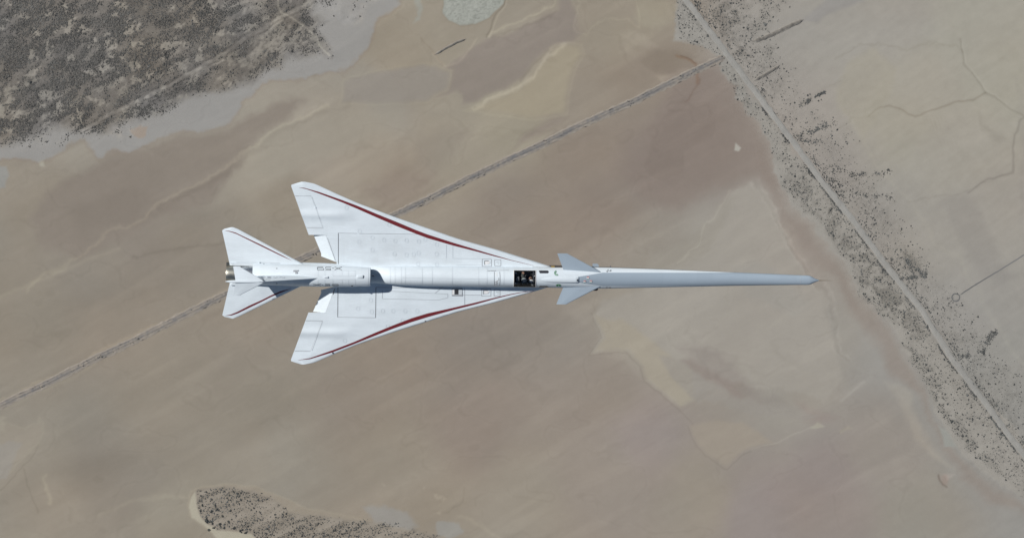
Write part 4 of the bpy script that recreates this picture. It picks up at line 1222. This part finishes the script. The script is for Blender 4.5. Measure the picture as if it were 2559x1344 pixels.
def join_drapes(name, groups, m, parent, lift=.006, label=None):
    """several pieces of one marking as one part"""
    V_, F_ = [], []
    for rows in groups:
        ids = {}
        for i, row in enumerate(rows):
            for j, (px, py) in enumerate(row):
                h = hit(px, py, lift)
                if h is not None: ids[i, j] = len(V_); V_.append(h)
        for i in range(len(rows) - 1):
            for j in range(len(rows[0]) - 1):
                q = [(i, j), (i, j + 1), (i + 1, j + 1), (i + 1, j)]
                if all(k in ids for k in q):
                    p = [V_[ids[k]] for k in q]
                    if max((p[0] - p[2]).length, (p[1] - p[3]).length) < .7: F_.append(tuple(ids[k] for k in q))
    if not F_: return None
    me = bpy.data.meshes.new(name); me.from_pydata([tuple(p) for p in V_], [], F_)
    bm = bmesh.new(); bm.from_mesh(me)
    for fc in bm.faces:
        if fc.normal.dot(CAM_L) < 0: fc.normal_flip()
    bm.to_mesh(me); bm.free()
    o = link_obj(name, me, parent, [m])
    if label: o['label'] = label
    return o
def stroke(poly, w, step=4.0):
    p = resample(poly, step) if len(poly) > 1 else np.array(poly)
    tg = np.gradient(p, axis=0); tg /= np.hypot(*tg.T)[:, None] + 1e-9
    nr = np.stack([-tg[:, 1], tg[:, 0]], -1) * w / 2
    return [[tuple(q) for q in p - nr], [tuple(q) for q in p + nr]]
def polyline_rows(polys, w, step=4.0):
    out = []
    for p in polys:
        for a, b in zip(p[:-1], p[1:]):
            out.append(stroke([a, b], w, min(step, max(.5, math.dist(a, b) / 1.01))))
    return out
def disc(cx_, cy_, rx, ry, n=20):
    c = [[(cx_ + rx * k * math.cos(2 * math.pi * j / n), cy_ + ry * k * math.sin(2 * math.pi * j / n)) for j in range(n + 1)] for k in (.02, .5, 1)]
    return c

# red stripes
def band_x(a, b, n, m_=4):
    a = sorted(a); b = sorted(b); A = np.array(a); B = np.array(b)
    t = np.linspace(max(A[0, 0], B[0, 0]), min(A[-1, 0], B[-1, 0]), n)
    ya = np.interp(t, A[:, 0], A[:, 1]); yb = np.interp(t, B[:, 0], B[:, 1])
    return [[(t[i], ya[i] * (1 - k / (m_ - 1)) + yb[i] * k / (m_ - 1)) for i in range(n)] for k in range(m_)]
def sc2(p): return [(700 + x / 5.169, 440 + y / 5.169) for x, y in p]
def sc3(p): return [(1080 + x / 5.6, 580 + y / 5.6) for x, y in p]
def sc4(p): return [(700 + x / 5.331, 700 + y / 5.331) for x, y in p]
def sc1(p): return [(530 + x / 4.8, 540 + y / 4.8) for x, y in p]
drape('red_stripe', band_x(
    sc2([(240,150),(310,152),(500,205),(800,310),(1000,385),(1250,490),(1500,590),(1750,695),(1900,752)]) + sc3([(300,150),(600,240),(900,330),(1100,388),(1250,425),(1420,468)]),
    sc2([(242,151),(330,166),(500,225),(800,340),(1000,425),(1250,536),(1500,644),(1750,744),(1900,800)]) + sc3([(300,190),(600,265),(900,345),(1100,395),(1250,430),(1420,470)]), 130, 4), M_red, wing_l)
drape('red_stripe', band_x(
    sc4([(240,1062),(400,1035),(700,930),(1000,815),(1250,705),(1500,602),(1750,506),(1960,442)]) + sc3([(300,1055),(600,985),(900,910),(1100,865),(1250,838),(1420,824)]),
    sc4([(242,1064),(400,1048),(700,957),(1000,842),(1250,742),(1500,645),(1750,556),(1960,491)]) + sc3([(300,1085),(600,1010),(900,925),(1100,875),(1250,845),(1420,827)]), 130, 4), M_red, wing_r)
drape('red_stripe', band_x(sc1([(155,174),(205,177),(280,197),(380,245),(560,330),(720,410),(850,475),(958,533)]), sc1([(155,175),(210,187),(290,213),(400,268),(560,347),(720,425),(850,487),(958,534)]), 60, 3), M_red, stab_l)
drape('red_stripe', band_x(sc1([(160,1191),(220,1180),(300,1148),(440,1075),(600,1003),(700,952),(820,900),(950,868)]), sc1([(160,1193),(230,1190),(310,1162),(450,1094),(600,1022),(710,965),(830,915),(950,869)]), 60, 3), M_red, stab_r)

# lettering: strokes in a unit cell, v up
GL = {
 'X': [[(0, 0), (1, 1)], [(0, 1), (1, 0)]],
 '-': [[(.1, .5), (.9, .5)]],
 '5': [[(1, 1), (.15, 1), (.08, .92), (.08, .58), (.85, .58), (.98, .48), (.98, .1), (.85, 0), (0, 0)]],
 '9': [[(1, .42), (.15, .42), (.02, .55), (.02, .88), (.15, 1), (.85, 1), (.98, .88), (.98, .14), (.85, 0), (.1, 0)]],
 'N': [[(0, 0), (0, .9), (.1, 1), (.2, .9), (.8, .1), (.9, 0), (1, .1), (1, 1)]],
 'A': [[(0, 0), (.42, .9), (.5, 1), (.58, .9), (1, 0)]],
 'S': [[(1, 1), (.2, 1), (.05, .88), (.05, .62), (.2, .52), (.8, .48), (.95, .38), (.95, .12), (.8, 0), (0, 0)]],
 'J': [[(.8, 1), (.8, .2), (.6, 0), (.2, 0), (0, .25)]],
}
def letters(name, cells, m, parent, w, flip):
    """cells: (glyph, x0, y0, x1, y1) in photo pixels; flip = upside down as read from above"""
    for ch, x0, y0, x1, y1 in cells:
        pl = []
        for s in GL[ch]:
            if flip: pl.append([(x1 - u * (x1 - x0), y0 + v_ * (y1 - y0)) for u, v_ in s])
            else: pl.append([(x0 + u * (x1 - x0), y1 - v_ * (y1 - y0)) for u, v_ in s])
        join_drapes(name, polyline_rows(pl, w, 1.5), m, parent)
letters('letter', [('X', 836.2, 667, 854.3, 674.6), ('-', 829, 669, 836, 672), ('5', 813.2, 667.2, 827.4, 674.8), ('9', 793, 667.2, 809.4, 675)], M_black, nac, 1.05, True)
letters('letter', [('X', 781.5, 708.8, 802.5, 713.4), ('-', 803, 710, 808, 713), ('5', 812, 709.6, 824.7, 714.2), ('9', 829.6, 709.8, 845.5, 714.4)], M_black, nac, .75, False)
letters('letter', [('N', 699.5, 691.7, 711.8, 694.7), ('A', 683, 691.9, 693.5, 694.9), ('S', 668, 691.6, 677.5, 694.4), ('A', 653, 691.6, 663.5, 694.6)], M_blue, finp, .7, True)
letters('letter', [('J', 1515.4, 673, 1520.4, 678.6)], M_black, nose, 1.5, False)
join_drapes('marking', polyline_rows([[(1523, 678), (1525, 675), (1527.5, 675.2)], [(1524, 677.5), (1527, 677.2), (1527.5, 675)]], .9, 1), M_black, nose)
join_drapes('marking', polyline_rows([[(1514, 718), (1518.5, 718)], [(1521, 718.4), (1527, 718.2)]], 1.4, 1), M_black, nose)
join_drapes('marking', polyline_rows([[(656.6 + 3.4 * k, 698.6), (658.6 + 3.4 * k, 698.7)] for k in range(6)], .9, 1), M_black, finp)
join_drapes('marking', polyline_rows([[(675 + 2.2 * k, 660.4), (676.2 + 2.2 * k, 660.4)] for k in range(12)], .7, 1), M_seam, nac)
join_drapes('marking', polyline_rows([[(1219 + 3.6 * k, 676.6), (1221.6 + 3.6 * k, 676.5)] for k in range(6)], .9, 1), M_black, fus)
# stencil band behind the cockpit, with raised white letters
join_drapes('walkway_stencil', polyline_rows([[(1235.5, 679), (1235, 690), (1235, 702), (1236, 713)], [(1248.8, 679), (1249.6, 690), (1249.6, 702), (1248.5, 713)]], .8, 2), M_seamd, fus)
join_drapes('marking', polyline_rows([[(1237, 714.2), (1243.5, 714.2)], [(1237, 711.5), (1243.5, 710.6)], [(1238, 707.5), (1244.5, 705)], [(1238, 702.8), (1244.5, 700.4)], [(1237.5, 683.5), (1243, 682.5)], [(1238, 688), (1243, 687)]], 1.6, 1), M_printw, fus)
join_drapes('marking', polyline_rows([[(1238.5, 709.2), (1244, 707.2)], [(1238, 704.6), (1244.3, 702.2)], [(1246.4, 694), (1246.6, 701)]], .8, 1), M_seamd, fus)
# round emblems
def arc(cx_, cy_, rx, ry, a0, a1, n=10):
    return [(cx_ + rx * math.cos(R(a0 + (a1 - a0) * k / n)), cy_ + ry * math.sin(R(a0 + (a1 - a0) * k / n))) for k in range(n + 1)]
for (ex, ey) in ((1469.4, 693.8), (1461.2, 703.2), (1476.8, 703)):
    e = drape('emblem', disc(ex, ey, 3.6, 3.6), M_printw, nose, .004)
    join_drapes('emblem_arc', polyline_rows([arc(ex, ey, 2.5, 2.3, 190, 345)], 1.7, .6), M_redp, e, .007)
    join_drapes('emblem_arc', polyline_rows([arc(ex, ey, 3.0, 2.6, 0, 60)], 1.0, .6), M_black, e, .007)
    join_drapes('emblem_arc', polyline_rows([arc(ex, ey, 2.6, 2.8, 75, 140)], 1.2, .6), M_green, e, .007)
for (ex, ey, ry, sg) in ((1392, 682, 6.5, 1), (1395.5, 712.6, 2.6, -1)):
    join_drapes('emblem', [g for k in (.98, .72, .48) for g in polyline_rows([arc(ex, ey, 7 * k, ry * k, 60, 270 - 20 * k) if sg > 0 else arc(ex, ey, 6.2 * k, ry * k, 100, 430)], .9, .8)], M_green, fus)

# side windows ahead of the cockpit
def slot(y0, y1, x0, x1, sl):
    return band([(x0, y0), (x1 - 2, y0), (x1, (y0 + y1) / 2)], [(x0 + sl, y1), (x1 - 2, y1), (x1, (y0 + y1) / 2 + .2)], 12, 4)
M_glassd = mat('dark_glass', (.035, .035, .042), .12, spec=.6)
drape('side_window', slot(676.0, 682.8, 1346.2, 1371.5, 3.0), M_glassd, fus, .006)
drape('side_window', band([(1349.5, 714.2), (1368, 714.2), (1370.5, 716.2)], [(1346, 717.2), (1368, 717.2), (1371, 716.8)], 12, 3), M_glassd, fus, .006)

# seams and panel outlines
def seams(name, polys, w, m, parent, step=5):
    for p in polys: o = join_drapes(name, polyline_rows([p], w, step), m, parent, .005)
    return o
def frame(name, x0, y0, x1, y1, w, m, parent, sk=0):
    return seams(name, [[(x0, y0), (x1, y0 + sk), (x1, y1 + sk), (x0, y1), (x0, y0)]], w, m, parent)
seams('panel_seam', [[(845.4, 659.5), (845.4, 582.2)]], 1.2, M_seamd, wing_l)
seams('panel_seam', [[(845.4, 582.2), (892, 583.4)], [(897, 583.6), (1005, 584.6), (1050, 585.6)]], .9, M_seam, wing_l)
seams('panel_seam', [[(844.5, 718), (843.8, 792.2)]], 1.2, M_seamd, wing_r)
seams('panel_seam', [[(843.8, 792.2), (890, 793), (938.5, 793.6)]], 1.0, M_seam, wing_r)
seams('panel_seam', [[(938.5, 793.6), (939.5, 717.8)]], 1.2, M_seamd, wing_r)
seams('panel_seam', [[(939.5, 717.8), (1128, 720)]], 1.0, M_seam, wing_r)
seams('panel_seam', [[(955.5, 725), (955.5, 746.3), (1097, 749.3), (1119, 743.5), (1119, 734.6), (1087, 733)], [(962, 726.7), (1087, 733), (1107, 715.5)]], .7, M_seam, wing_r)
seams('panel_seam', [[(1161, 720), (1161.2, 762.5)]], 1.0, M_seam, wing_r)
seams('panel_seam', [[(1156, 737), (1204, 737.4)]], 1.0, M_seam, wing_r)
seams('panel_seam', [[(1115.5, 612), (1115.5, 646)], [(1131.5, 614), (1131.5, 645)]], .8, M_faint, wing_l)
seams('panel_seam', [[(1131.5, 646), (1204, 646.6)], [(1140, 662.3), (1204, 662.6)]], .9, M_faint, wing_l)
for (x0, y0, x1, y1, p) in ((1205, 647.5, 1228, 665.5, wing_l), (1236, 649, 1251.5, 664.3, wing_l), (1203.8, 721.3, 1226.6, 739.6, wing_r), (1234.5, 723.6, 1249.5, 739.5, wing_r)):
    frame('access_panel', x0, y0, x1, y1, 1.1, M_seam, p)
for (x0, y0, p) in ((1211, 652, wing_l), (1208.6, 725.5, wing_r)):
    h = drape('flush_inlet', band([(x0 + 1, y0), (x0 + 12, y0 + 1), (x0 + 14, y0 + 2.5)], [(x0 + 1, y0 + 9), (x0 + 9, y0 + 8.4), (x0 + 12, y0 + 6)], 8, 4), M_printw, p, .012)
    join_drapes('inlet_mouth', polyline_rows([[(x0, y0 - .3), (x0, y0 + 9.5)], [(x0, y0), (x0 + 10, y0 + .2)]], 1.3, 1.5), M_seamd, h, .014)
for (x0, y0, p) in ((1240, 655, wing_l), (1239.5, 729.5, wing_r)):
    join_drapes('marking', polyline_rows([[(x0, y0), (x0 + 8, y0)], [(x0 + 3.5, y0 + 4), (x0 + 7, y0 + 4)]], .8, 1), M_seam, p)
# wing rivet-cover ovals
ov = [(899,578,0),(931,594,0),(960,600,0),(988,602,0),(1016,601,0),(1047,603,0),(1063,598,0),(1092,611,0),(898,605,0),(931,625,0),(986,635,0),(1016,637,0),(1034,636,0),(1046,633,0),(1091,635,0),(1045,659,0),(1092,661,0),(973,562,0),(866,519,0)]
for (ox, oy, _) in ov:
    seams('fuel_cap', [[(ox + 4.2 * math.cos(a), oy + 5.6 * math.sin(a)) for a in np.linspace(0, 2 * math.pi, 13)]], .55, M_faint, wing_l, 2)
for (ox, oy) in [(927,750),(895,771),(957,777),(983,777),(1013,777),(1043,777),(969,816),(1006,802),(862,851),(929,779)]:
    seams('fuel_cap', [[(ox + 4.2 * math.cos(a), oy + 5.6 * math.sin(a)) for a in np.linspace(0, 2 * math.pi, 13)]], .55, M_faint, wing_r, 2)
# outlines and hinge lines of the ailerons
seams('panel_seam', [[(737.5, 490), (778, 490)], [(766.3, 569.8), (806.8, 570.2)]], .9, M_seam, wing_l)
seams('panel_seam', [[(735.8, 876.8), (775.5, 877.6)], [(764, 801.4), (806, 802.4)]], .9, M_seam, wing_r)
seams('panel_seam', [[(771.8, 588.4), (815, 588.6)]], .7, M_faint, wing_l)
seams('hinge_line', [[(779.5, 492), (789, 517), (803.5, 560), (808, 571)]], .9, M_faint, wing_l)
seams('hinge_line', [[(779.5, 876), (806, 803)]], .9, M_faint, wing_r)
seams('hinge_line', [[(818, 594), (828, 622), (838, 650)]], .8, M_seam, wing_l)
seams('hinge_line', [[(836, 722), (832, 736)]], 1.6, M_seamd, wing_r)
# spine and nacelle seams
for px in (975, 987, 1003, 1013, 1055, 1080, 1130, 1196, 1217, 1259):
    seams('skin_seam', [[(px, 667.5), (px + .4, 680), (px + .5, 696), (px, 712)]], .6, M_faint, fus, 3)
seams('skin_seam', [[(1005, 694), (1100, 695.4), (1217, 697)]], .6, M_faint, fus)
seams('skin_seam', [[(1217, 676.2), (1272, 675.2)]], .8, M_seam, fus)
for px in (795, 812, 832, 855, 871, 888):
    seams('skin_seam', [[(px, 676), (px, 690)], [(px, 699), (px, 713)]], .5, M_faint, nac, 3)
seams('skin_seam', [[(795, 699.4), (888, 699.8)], [(795, 675.5), (888, 676)], [(832, 689.6), (888, 689.8)]], .5, M_faint, nac)
seams('skin_seam', [[(2000, 687), (2000.3, 712)]], .5, M_faint, nose, 3)
seams('skin_seam', [[(590, 655.3), (660, 656), (700, 657)]], .6, M_seam, stab_l)
seams('skin_seam', [[(920.5, 670), (921, 690), (920.5, 714)]], .5, M_faint, nac, 3)
# small fittings -------------------------------------------------------------
def fitting(name, px, py, sx_, sy_, sz_, m, parent, bev=.01, up_=0.0, label=None):
    h = hit(px, py, 0.0)
    if h is None: return None
    me = box(h.x - sx_ / 2, h.x + sx_ / 2, h.y - sy_ / 2, h.y + sy_ / 2, h.z - .03 + up_, h.z + sz_ + up_, bev)
    for p in me.polygons: p.use_smooth = True
    me.set_sharp_from_angle(angle=R(40))
    o = link_obj(name, me, parent, [m])
    if label: o['label'] = label
    return o
fitting('nacelle_scoop', 900, 691.2, .30, .15, .05, M_white, nac, .035)
seams('scoop_mouth', [[(907, 687.5), (910.5, 690.5), (907, 695)]], 1.4, M_seam, nac, 1)
fitting('vent_plate', 739.7, 677.2, .27, .09, .018, M_seam, nac, .006)
fitting('vent_mast', 740.5, 681.6, .12, .08, .035, M_seam, nac, .015)
fitting('fin_root_cap', 815, 692.4, .20, .08, .05, M_white, nac, .02)
fitting('static_port', 691.8, 671, .075, .03, .005, M_dark, nac, .002)
fitting('static_port', 691.8, 708, .075, .03, .005, M_dark, nac, .002)
fitting('drain_mast', 880, 714.2, .08, .05, .03, M_dark, nac, .01)
fitting('red_light', 932.5, 688.8, .10, .03, .012, M_red, fus, .004)
fitting('wing_light', 1063, 802.5, .07, .07, .03, M_seamd, wing_r, .012)
fitting('wing_light', 831.5, 881.5, .07, .07, .03, M_seamd, wing_r, .012)
fitting('hinge_fairing', 648, 655.6, .07, .06, .05, M_white, stab_l, .012)
fitting('hinge_fairing', 788, 519, .10, .06, .02, M_white, wing_l, .01)
fitting('actuator', 1488, 668, .05, .04, .02, M_seamd, nose, .006)
# open access bay on the right wing root
hb_ = hit(1142.5, 729.5, 0)
bay = link_obj('open_bay', box(hb_.x - .27, hb_.x + .27, hb_.y - .21, hb_.y + .21, hb_.z - .12, hb_.z + .006, .004), wing_r, [M_seam])
link_obj('bay_shade_plate', box(hb_.x - .12, hb_.x + .06, hb_.y - .12, hb_.y + .12, hb_.z - .10, hb_.z + .010, .003), bay, [M_dark])  # raised plate, no hole cut; the recess's shade is its dark colour
link_obj('bay_plate', box(hb_.x + .09, hb_.x + .25, hb_.y - .13, hb_.y + .12, hb_.z - .10, hb_.z + .016, .006), bay, [M_faint])
link_obj('bay_plate', box(hb_.x - .235, hb_.x - .145, hb_.y - .13, hb_.y + .14, hb_.z - .10, hb_.z + .014, .006), bay, [M_printw])
# vanes under the canard roots
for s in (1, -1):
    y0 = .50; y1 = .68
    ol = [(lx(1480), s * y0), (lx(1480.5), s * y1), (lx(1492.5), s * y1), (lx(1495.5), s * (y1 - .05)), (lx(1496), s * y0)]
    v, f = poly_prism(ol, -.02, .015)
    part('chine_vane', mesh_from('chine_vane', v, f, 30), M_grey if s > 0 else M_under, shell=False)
# exposed yellow fitting between wing apex and canard
part('chine_fitting', box(lx(1377), lx(1386), .49, .535, .02, .07, .008), M_gold, shell=False)
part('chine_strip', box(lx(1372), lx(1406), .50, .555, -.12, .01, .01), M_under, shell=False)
# nose sensor bracket
part('sensor_mast', box(lx(1523.2), lx(1526.2), .50, .60, .10, .13, .006), M_seamd, shell=False)

# --- cockpit
cx0, cx1 = lx(COCKPIT[0]), lx(COCKPIT[1])
def cockpit_tub():
    V_ = []; F_ = []
    fl = -.34
    prof = [(.415, .592), (.43, .40), (.42, fl), (-.42, fl), (-.43, .40), (-.415, .592)]
    for x in (cx0 - .02, cx1 + .02):
        for y, z in prof: V_.append((x, y, z))
    for j in range(5): F_.append((j, j + 1, j + 7, j + 6))
    F_.append(tuple(range(6))); F_.append(tuple(range(6, 12)))
    return V_, F_
v, f = cockpit_tub()
tub = part('cockpit_tub', mesh_from('cockpit_tub', v, f, 30), M_cock, shell=False)
for s in (1, -1):
    c_ = link_obj('side_console', box(cx0 + .30, cx1 - .05, min(s * .27, s * .41), max(s * .27, s * .41), -.30, .16, .015), tub, [M_cgrey])
    for k in range(5):
        link_obj('console_knob', box(cx0 + .42 + .12 * k, cx0 + .47 + .12 * k, s * .33 - .03, s * .33 + .03, .16, .185, .006), c_, [M_cock if k % 2 else M_steel])
panel = link_obj('instrument_panel', box(cx1 - .13, cx1 - .02, -.36, .36, .02, .46, .03), tub, [M_cock])
for (yy, w_, mm) in ((.16, .16, M_cgrey), (-.02, .12, M_cock), (-.2, .15, M_cgrey), (.29, .07, M_steel)):
    link_obj('display_screen', box(cx1 - .145, cx1 - .125, yy - w_ / 2, yy + w_ / 2, .2, .36, .004), panel, [mm])
for k, yy in enumerate((.30, .24, .12, .05, -.12, -.31)):
    link_obj('panel_switch', box(cx1 - .11 + .015 * (k % 3), cx1 - .07 + .015 * (k % 3), yy - .022, yy + .022, .44, .485, .008), panel, [(M_steel, M_cgrey, M_printw)[k % 3]])
seat = link_obj('ejection_seat', box(cx0 + .10, cx0 + .26, -.21, .21, -.30, .50, .03), tub, [M_cock])
link_obj('headrest', box(cx0 + .12, cx0 + .28, -.11, .11, .48, .70, .03), seat, [M_cgrey])
link_obj('seat_cushion', box(cx0 + .26, cx0 + .72, -.21, .21, -.30, -.08, .03), seat, [M_cock])
for s in (1, -1):
    link_obj('seat_rail', box(cx0 + .06, cx0 + .13, s * .25 - .035, s * .25 + .035, -.25, .56 - .05, .01), seat, [M_steel])
# canopy: thin glass over the opening, in a white rim
M_glass = bpy.data.materials.new('canopy_glass'); M_glass.use_nodes = True
nt = M_glass.node_tree; nt.nodes.clear()
tr = N(nt, 'ShaderNodeBsdfTransparent'); tr.inputs[0].default_value = (.985, .99, .99, 1)
gl = N(nt, 'ShaderNodeBsdfGlossy'); gl.inputs['Roughness'].default_value = .03
fr = N(nt, 'ShaderNodeFresnel'); fr.inputs['IOR'].default_value = 1.28
mx = N(nt, 'ShaderNodeMixShader'); out = N(nt, 'ShaderNodeOutputMaterial')
nt.links.new(fr.outputs[0], mx.inputs[0]); nt.links.new(tr.outputs[0], mx.inputs[1]); nt.links.new(gl.outputs[0], mx.inputs[2]); nt.links.new(mx.outputs[0], out.inputs[0])
cpx = stations(COCKPIT[0], COCKPIT[1], 5)
v, f = loft(BODY, cpx, [R(a) for a in range(35, 146, 5)], False, off=-.012)
v2, f2 = loft(BODY, cpx, [R(a) for a in range(35, 146, 5)], False, off=-.024)
f = f + [tuple(reversed([i + len(v) for i in q])) for q in f2]
canopy = part('canopy_glass', mesh_from('canopy_glass', v + v2, f, 40), M_glass, shell=False)
def rim():
    V_, F_ = [], []
    ths = [R(a) for a in np.linspace(33.5, 146.5, 24)]
    for (pa, pb) in ((COCKPIT[0] - 1.6, COCKPIT[0] + .3), (COCKPIT[1] - .3, COCKPIT[1] + 1.4)):
        a, fa = loft(BODY, [pa, pb], ths, False, off=.012); b_, fb = loft(BODY, [pa, pb], ths, False, off=-.03)
        o = len(V_); n = len(ths)
        V_ += a + b_
        F_ += [tuple(i + o for i in q) for q in fa] + [tuple(i + o + len(a) for i in q) for q in fb]
        for j in range(n - 1):
            F_.append((o + j, o + j + 1, o + len(a) + j + 1, o + len(a) + j)); F_.append((o + n + j, o + n + j + 1, o + len(a) + n + j + 1, o + len(a) + n + j))
    for s in (0, 1):
        t0, t1 = (R(33.5), R(35.2)) if s == 0 else (R(144.8), R(146.5))
        a, fa = loft(BODY, cpx, [t0, t1], False, off=.010); o = len(V_); V_ += a; F_ += [tuple(i + o for i in q) for q in fa]
    return V_, F_
v, f = rim()
part('canopy_frame', mesh_from('canopy_frame', v, f, 30), M_printw, shell=False)

# --- the pilot (sits in the aircraft: a thing of its own)
def wpt(p): return PLANE_M @ Vector(p)
hipx = cx0 + .45
J = {
 'pelvis': ((hipx, 0, -.04), .15), 'waist': ((hipx - .02, 0, .10), .135), 'chest': ((hipx - .01, 0, .27), .155), 'neck0': ((hipx, 0, .42), .085), 'neck': ((hipx + .03, -.02, .50), .062), 'head': ((hipx + .06, -.04, .60), .10), 'crown': ((hipx + .07, -.05, .68), .085),
 'sl': ((hipx, .19, .36), .075), 'el': ((hipx + .02, .33, .30), .055), 'wl': ((hipx + .005, .315, .50), .036), 'pl': ((hipx, .30, .565), .040),
 'sr': ((hipx, -.19, .36), .075), 'er': ((hipx + .12, -.28, .15), .055), 'wr': ((hipx + .30, -.08, .18), .036), 'pr': ((hipx + .36, -.03, .20), .038),
 'hl': ((hipx + .05, .11, -.05), .105), 'kl': ((hipx + .48, .16, .10), .075), 'al': ((hipx + .70, .15, -.24), .05), 'tl': ((hipx + .84, .15, -.27), .045),
 'hr': ((hipx + .05, -.11, -.05), .105), 'kr': ((hipx + .46, -.16, .17), .075), 'ar': ((hipx + .70, -.15, -.24), .05), 'tr': ((hipx + .84, -.15, -.27), .045)}
E = [('pelvis', 'waist'), ('waist', 'chest'), ('chest', 'neck0'), ('neck0', 'neck'), ('neck', 'head'), ('head', 'crown'), ('chest', 'sl'), ('sl', 'el'), ('el', 'wl'), ('wl', 'pl'), ('chest', 'sr'), ('sr', 'er'), ('er', 'wr'), ('wr', 'pr'), ('pelvis', 'hl'), ('hl', 'kl'), ('kl', 'al'), ('al', 'tl'), ('pelvis', 'hr'), ('hr', 'kr'), ('kr', 'ar'), ('ar', 'tr')]
# five fingers on each hand: left hand open against the canopy, right hand curled on the stick
for side, palm, dirs in (('l', 'pl', [(-.045, .02, .028), (-.02, -.005, .055), (.005, -.015, .062), (.03, -.015, .055), (.045, .012, .01)]),
                         ('r', 'pr', [(.05, -.03, -.01), (.062, -.01, -.005), (.066, .012, -.005), (.058, .034, -.01), (.005, .052, .03)])):
    b_ = Vector(J[palm][0])
    for k, d in enumerate(dirs):
        d = Vector(d); mid, tip = f'{side}m{k}', f'{side}t{k}'
        bend = Vector((0, -.012, 0)) if side == 'l' else Vector((.0, .0, -.028))
        J[mid] = (tuple(b_ + d), .0105); J[tip] = (tuple(b_ + d * 1.75 + bend), .009)
        E += [(palm, mid), (mid, tip)]
keys = list(J)
bme = bpy.data.meshes.new('person')
bme.from_pydata([J[k][0] for k in keys], [(keys.index(a), keys.index(b)) for a, b in E], [])
pers = bpy.data.objects.new('person', bme); COL.objects.link(pers)
sk = pers.modifiers.new('skin', 'SKIN'); ss = pers.modifiers.new('sub', 'SUBSURF'); ss.levels = ss.render_levels = 2
for i, k in enumerate(keys):
    dv = bme.skin_vertices[0].data[i]; dv.radius = (J[k][1], J[k][1]); dv.use_root = (k == 'pelvis')
dg = bpy.context.evaluated_depsgraph_get()
ev = pers.evaluated_get(dg); body_me = bpy.data.meshes.new_from_object(ev)
body_me.name = 'person'
pers.modifiers.clear(); pers.data = body_me
M_suit = mat('flight_suit', (.055, .06, .052), .85, noise=.25, nscale=14)
M_skin = mat('skin', (.50, .30, .21), .5, noise=.06, nscale=20)
body_me.materials.clear(); body_me.materials.append(M_suit); body_me.materials.append(M_skin)
hands = [Vector(J['pl'][0]), Vector(J['pr'][0])]
for p in body_me.polygons:
    p.use_smooth = True
    if min((p.center - h - Vector((.02, 0, .02))).length for h in hands) < .125 or (p.center - Vector(J['crown'][0])).length < .17 and p.center.z > .5: p.material_index = 1
base_shift = Vector((hipx, 0, -.17))
LIFT = Vector((0, 0, .06))
body_me.transform(Matrix.Translation(-base_shift))
pers.matrix_world = PLANE_M @ Matrix.Translation(base_shift + LIFT)
tag(pers, 'seated pilot in pale helmet and dark flight suit, one hand raised to the canopy', 'pilot')
def sphere_me(name, c, r, cut=None, seg=20):
    bm = bmesh.new(); bmesh.ops.create_uvsphere(bm, u_segments=seg, v_segments=seg // 2 + 2, radius=1)
    for v_ in bm.verts: v_.co = Vector((v_.co.x * r[0], v_.co.y * r[1], v_.co.z * r[2]))
    if cut: bmesh.ops.delete(bm, geom=[v_ for v_ in bm.verts if cut(v_.co)], context='VERTS')
    for fc in bm.faces: fc.smooth = True
    me = bpy.data.meshes.new(name); bm.to_mesh(me); bm.free()
    me.transform(Matrix.Translation(Vector(c) - base_shift)); return me
hc = Vector(J['head'][0]) + Vector((0, -.005, .05))
M_helm = mat('helmet_grey', (.36, .39, .39), .28, coat=.5, noise=.08, nscale=10)
helm = link_obj('helmet', sphere_me('helmet', hc, (.138, .122, .135), lambda c: c.z < -.055 or (c.x > .085 and c.z < .02)), pers, [M_helm])
link_obj('visor', sphere_me('visor', hc + Vector((.012, 0, 0)), (.140, .112, .115), lambda c: c.x < .06 or c.z < -.06 or c.z > .06), helm, [M_glassd])
link_obj('oxygen_mask', sphere_me('oxygen_mask', hc + Vector((.12, 0, -.075)), (.05, .045, .055), None, 12), helm, [M_cgrey])
link_obj('helmet_crest', sphere_me('helmet_crest', hc + Vector((0, 0, .128)), (.022, .022, .012), None, 10), helm, [M_printw])
link_obj('harness', box(hipx - base_shift.x - .11, hipx - base_shift.x + .155, .07, .12, .42, .56, .02), pers, [M_cgrey])
link_obj('harness', box(hipx - base_shift.x - .11, hipx - base_shift.x + .155, -.12, -.07, .42, .56, .02), pers, [M_cgrey])
# papers on the pilot's right knee
kb = link_obj('kneeboard', box(-.09, .13, -.075, .075, -.012, .012, .004), None, [M_cock])
kb.matrix_world = PLANE_M @ Matrix.Translation((hipx + .37, -.15, .335)) @ Matrix.Rotation(R(-14), 4, 'Z') @ Matrix.Rotation(R(-8), 4, 'Y')
link_obj('paper', box(-.03, .12, -.068, .068, .013, .017), kb, [M_printw])
link_obj('strap', box(-.06, -.04, -.085, .085, .013, .019), kb, [M_cgrey])
tag(kb, "white paper checklist strapped above the pilot's right knee", 'kneeboard')
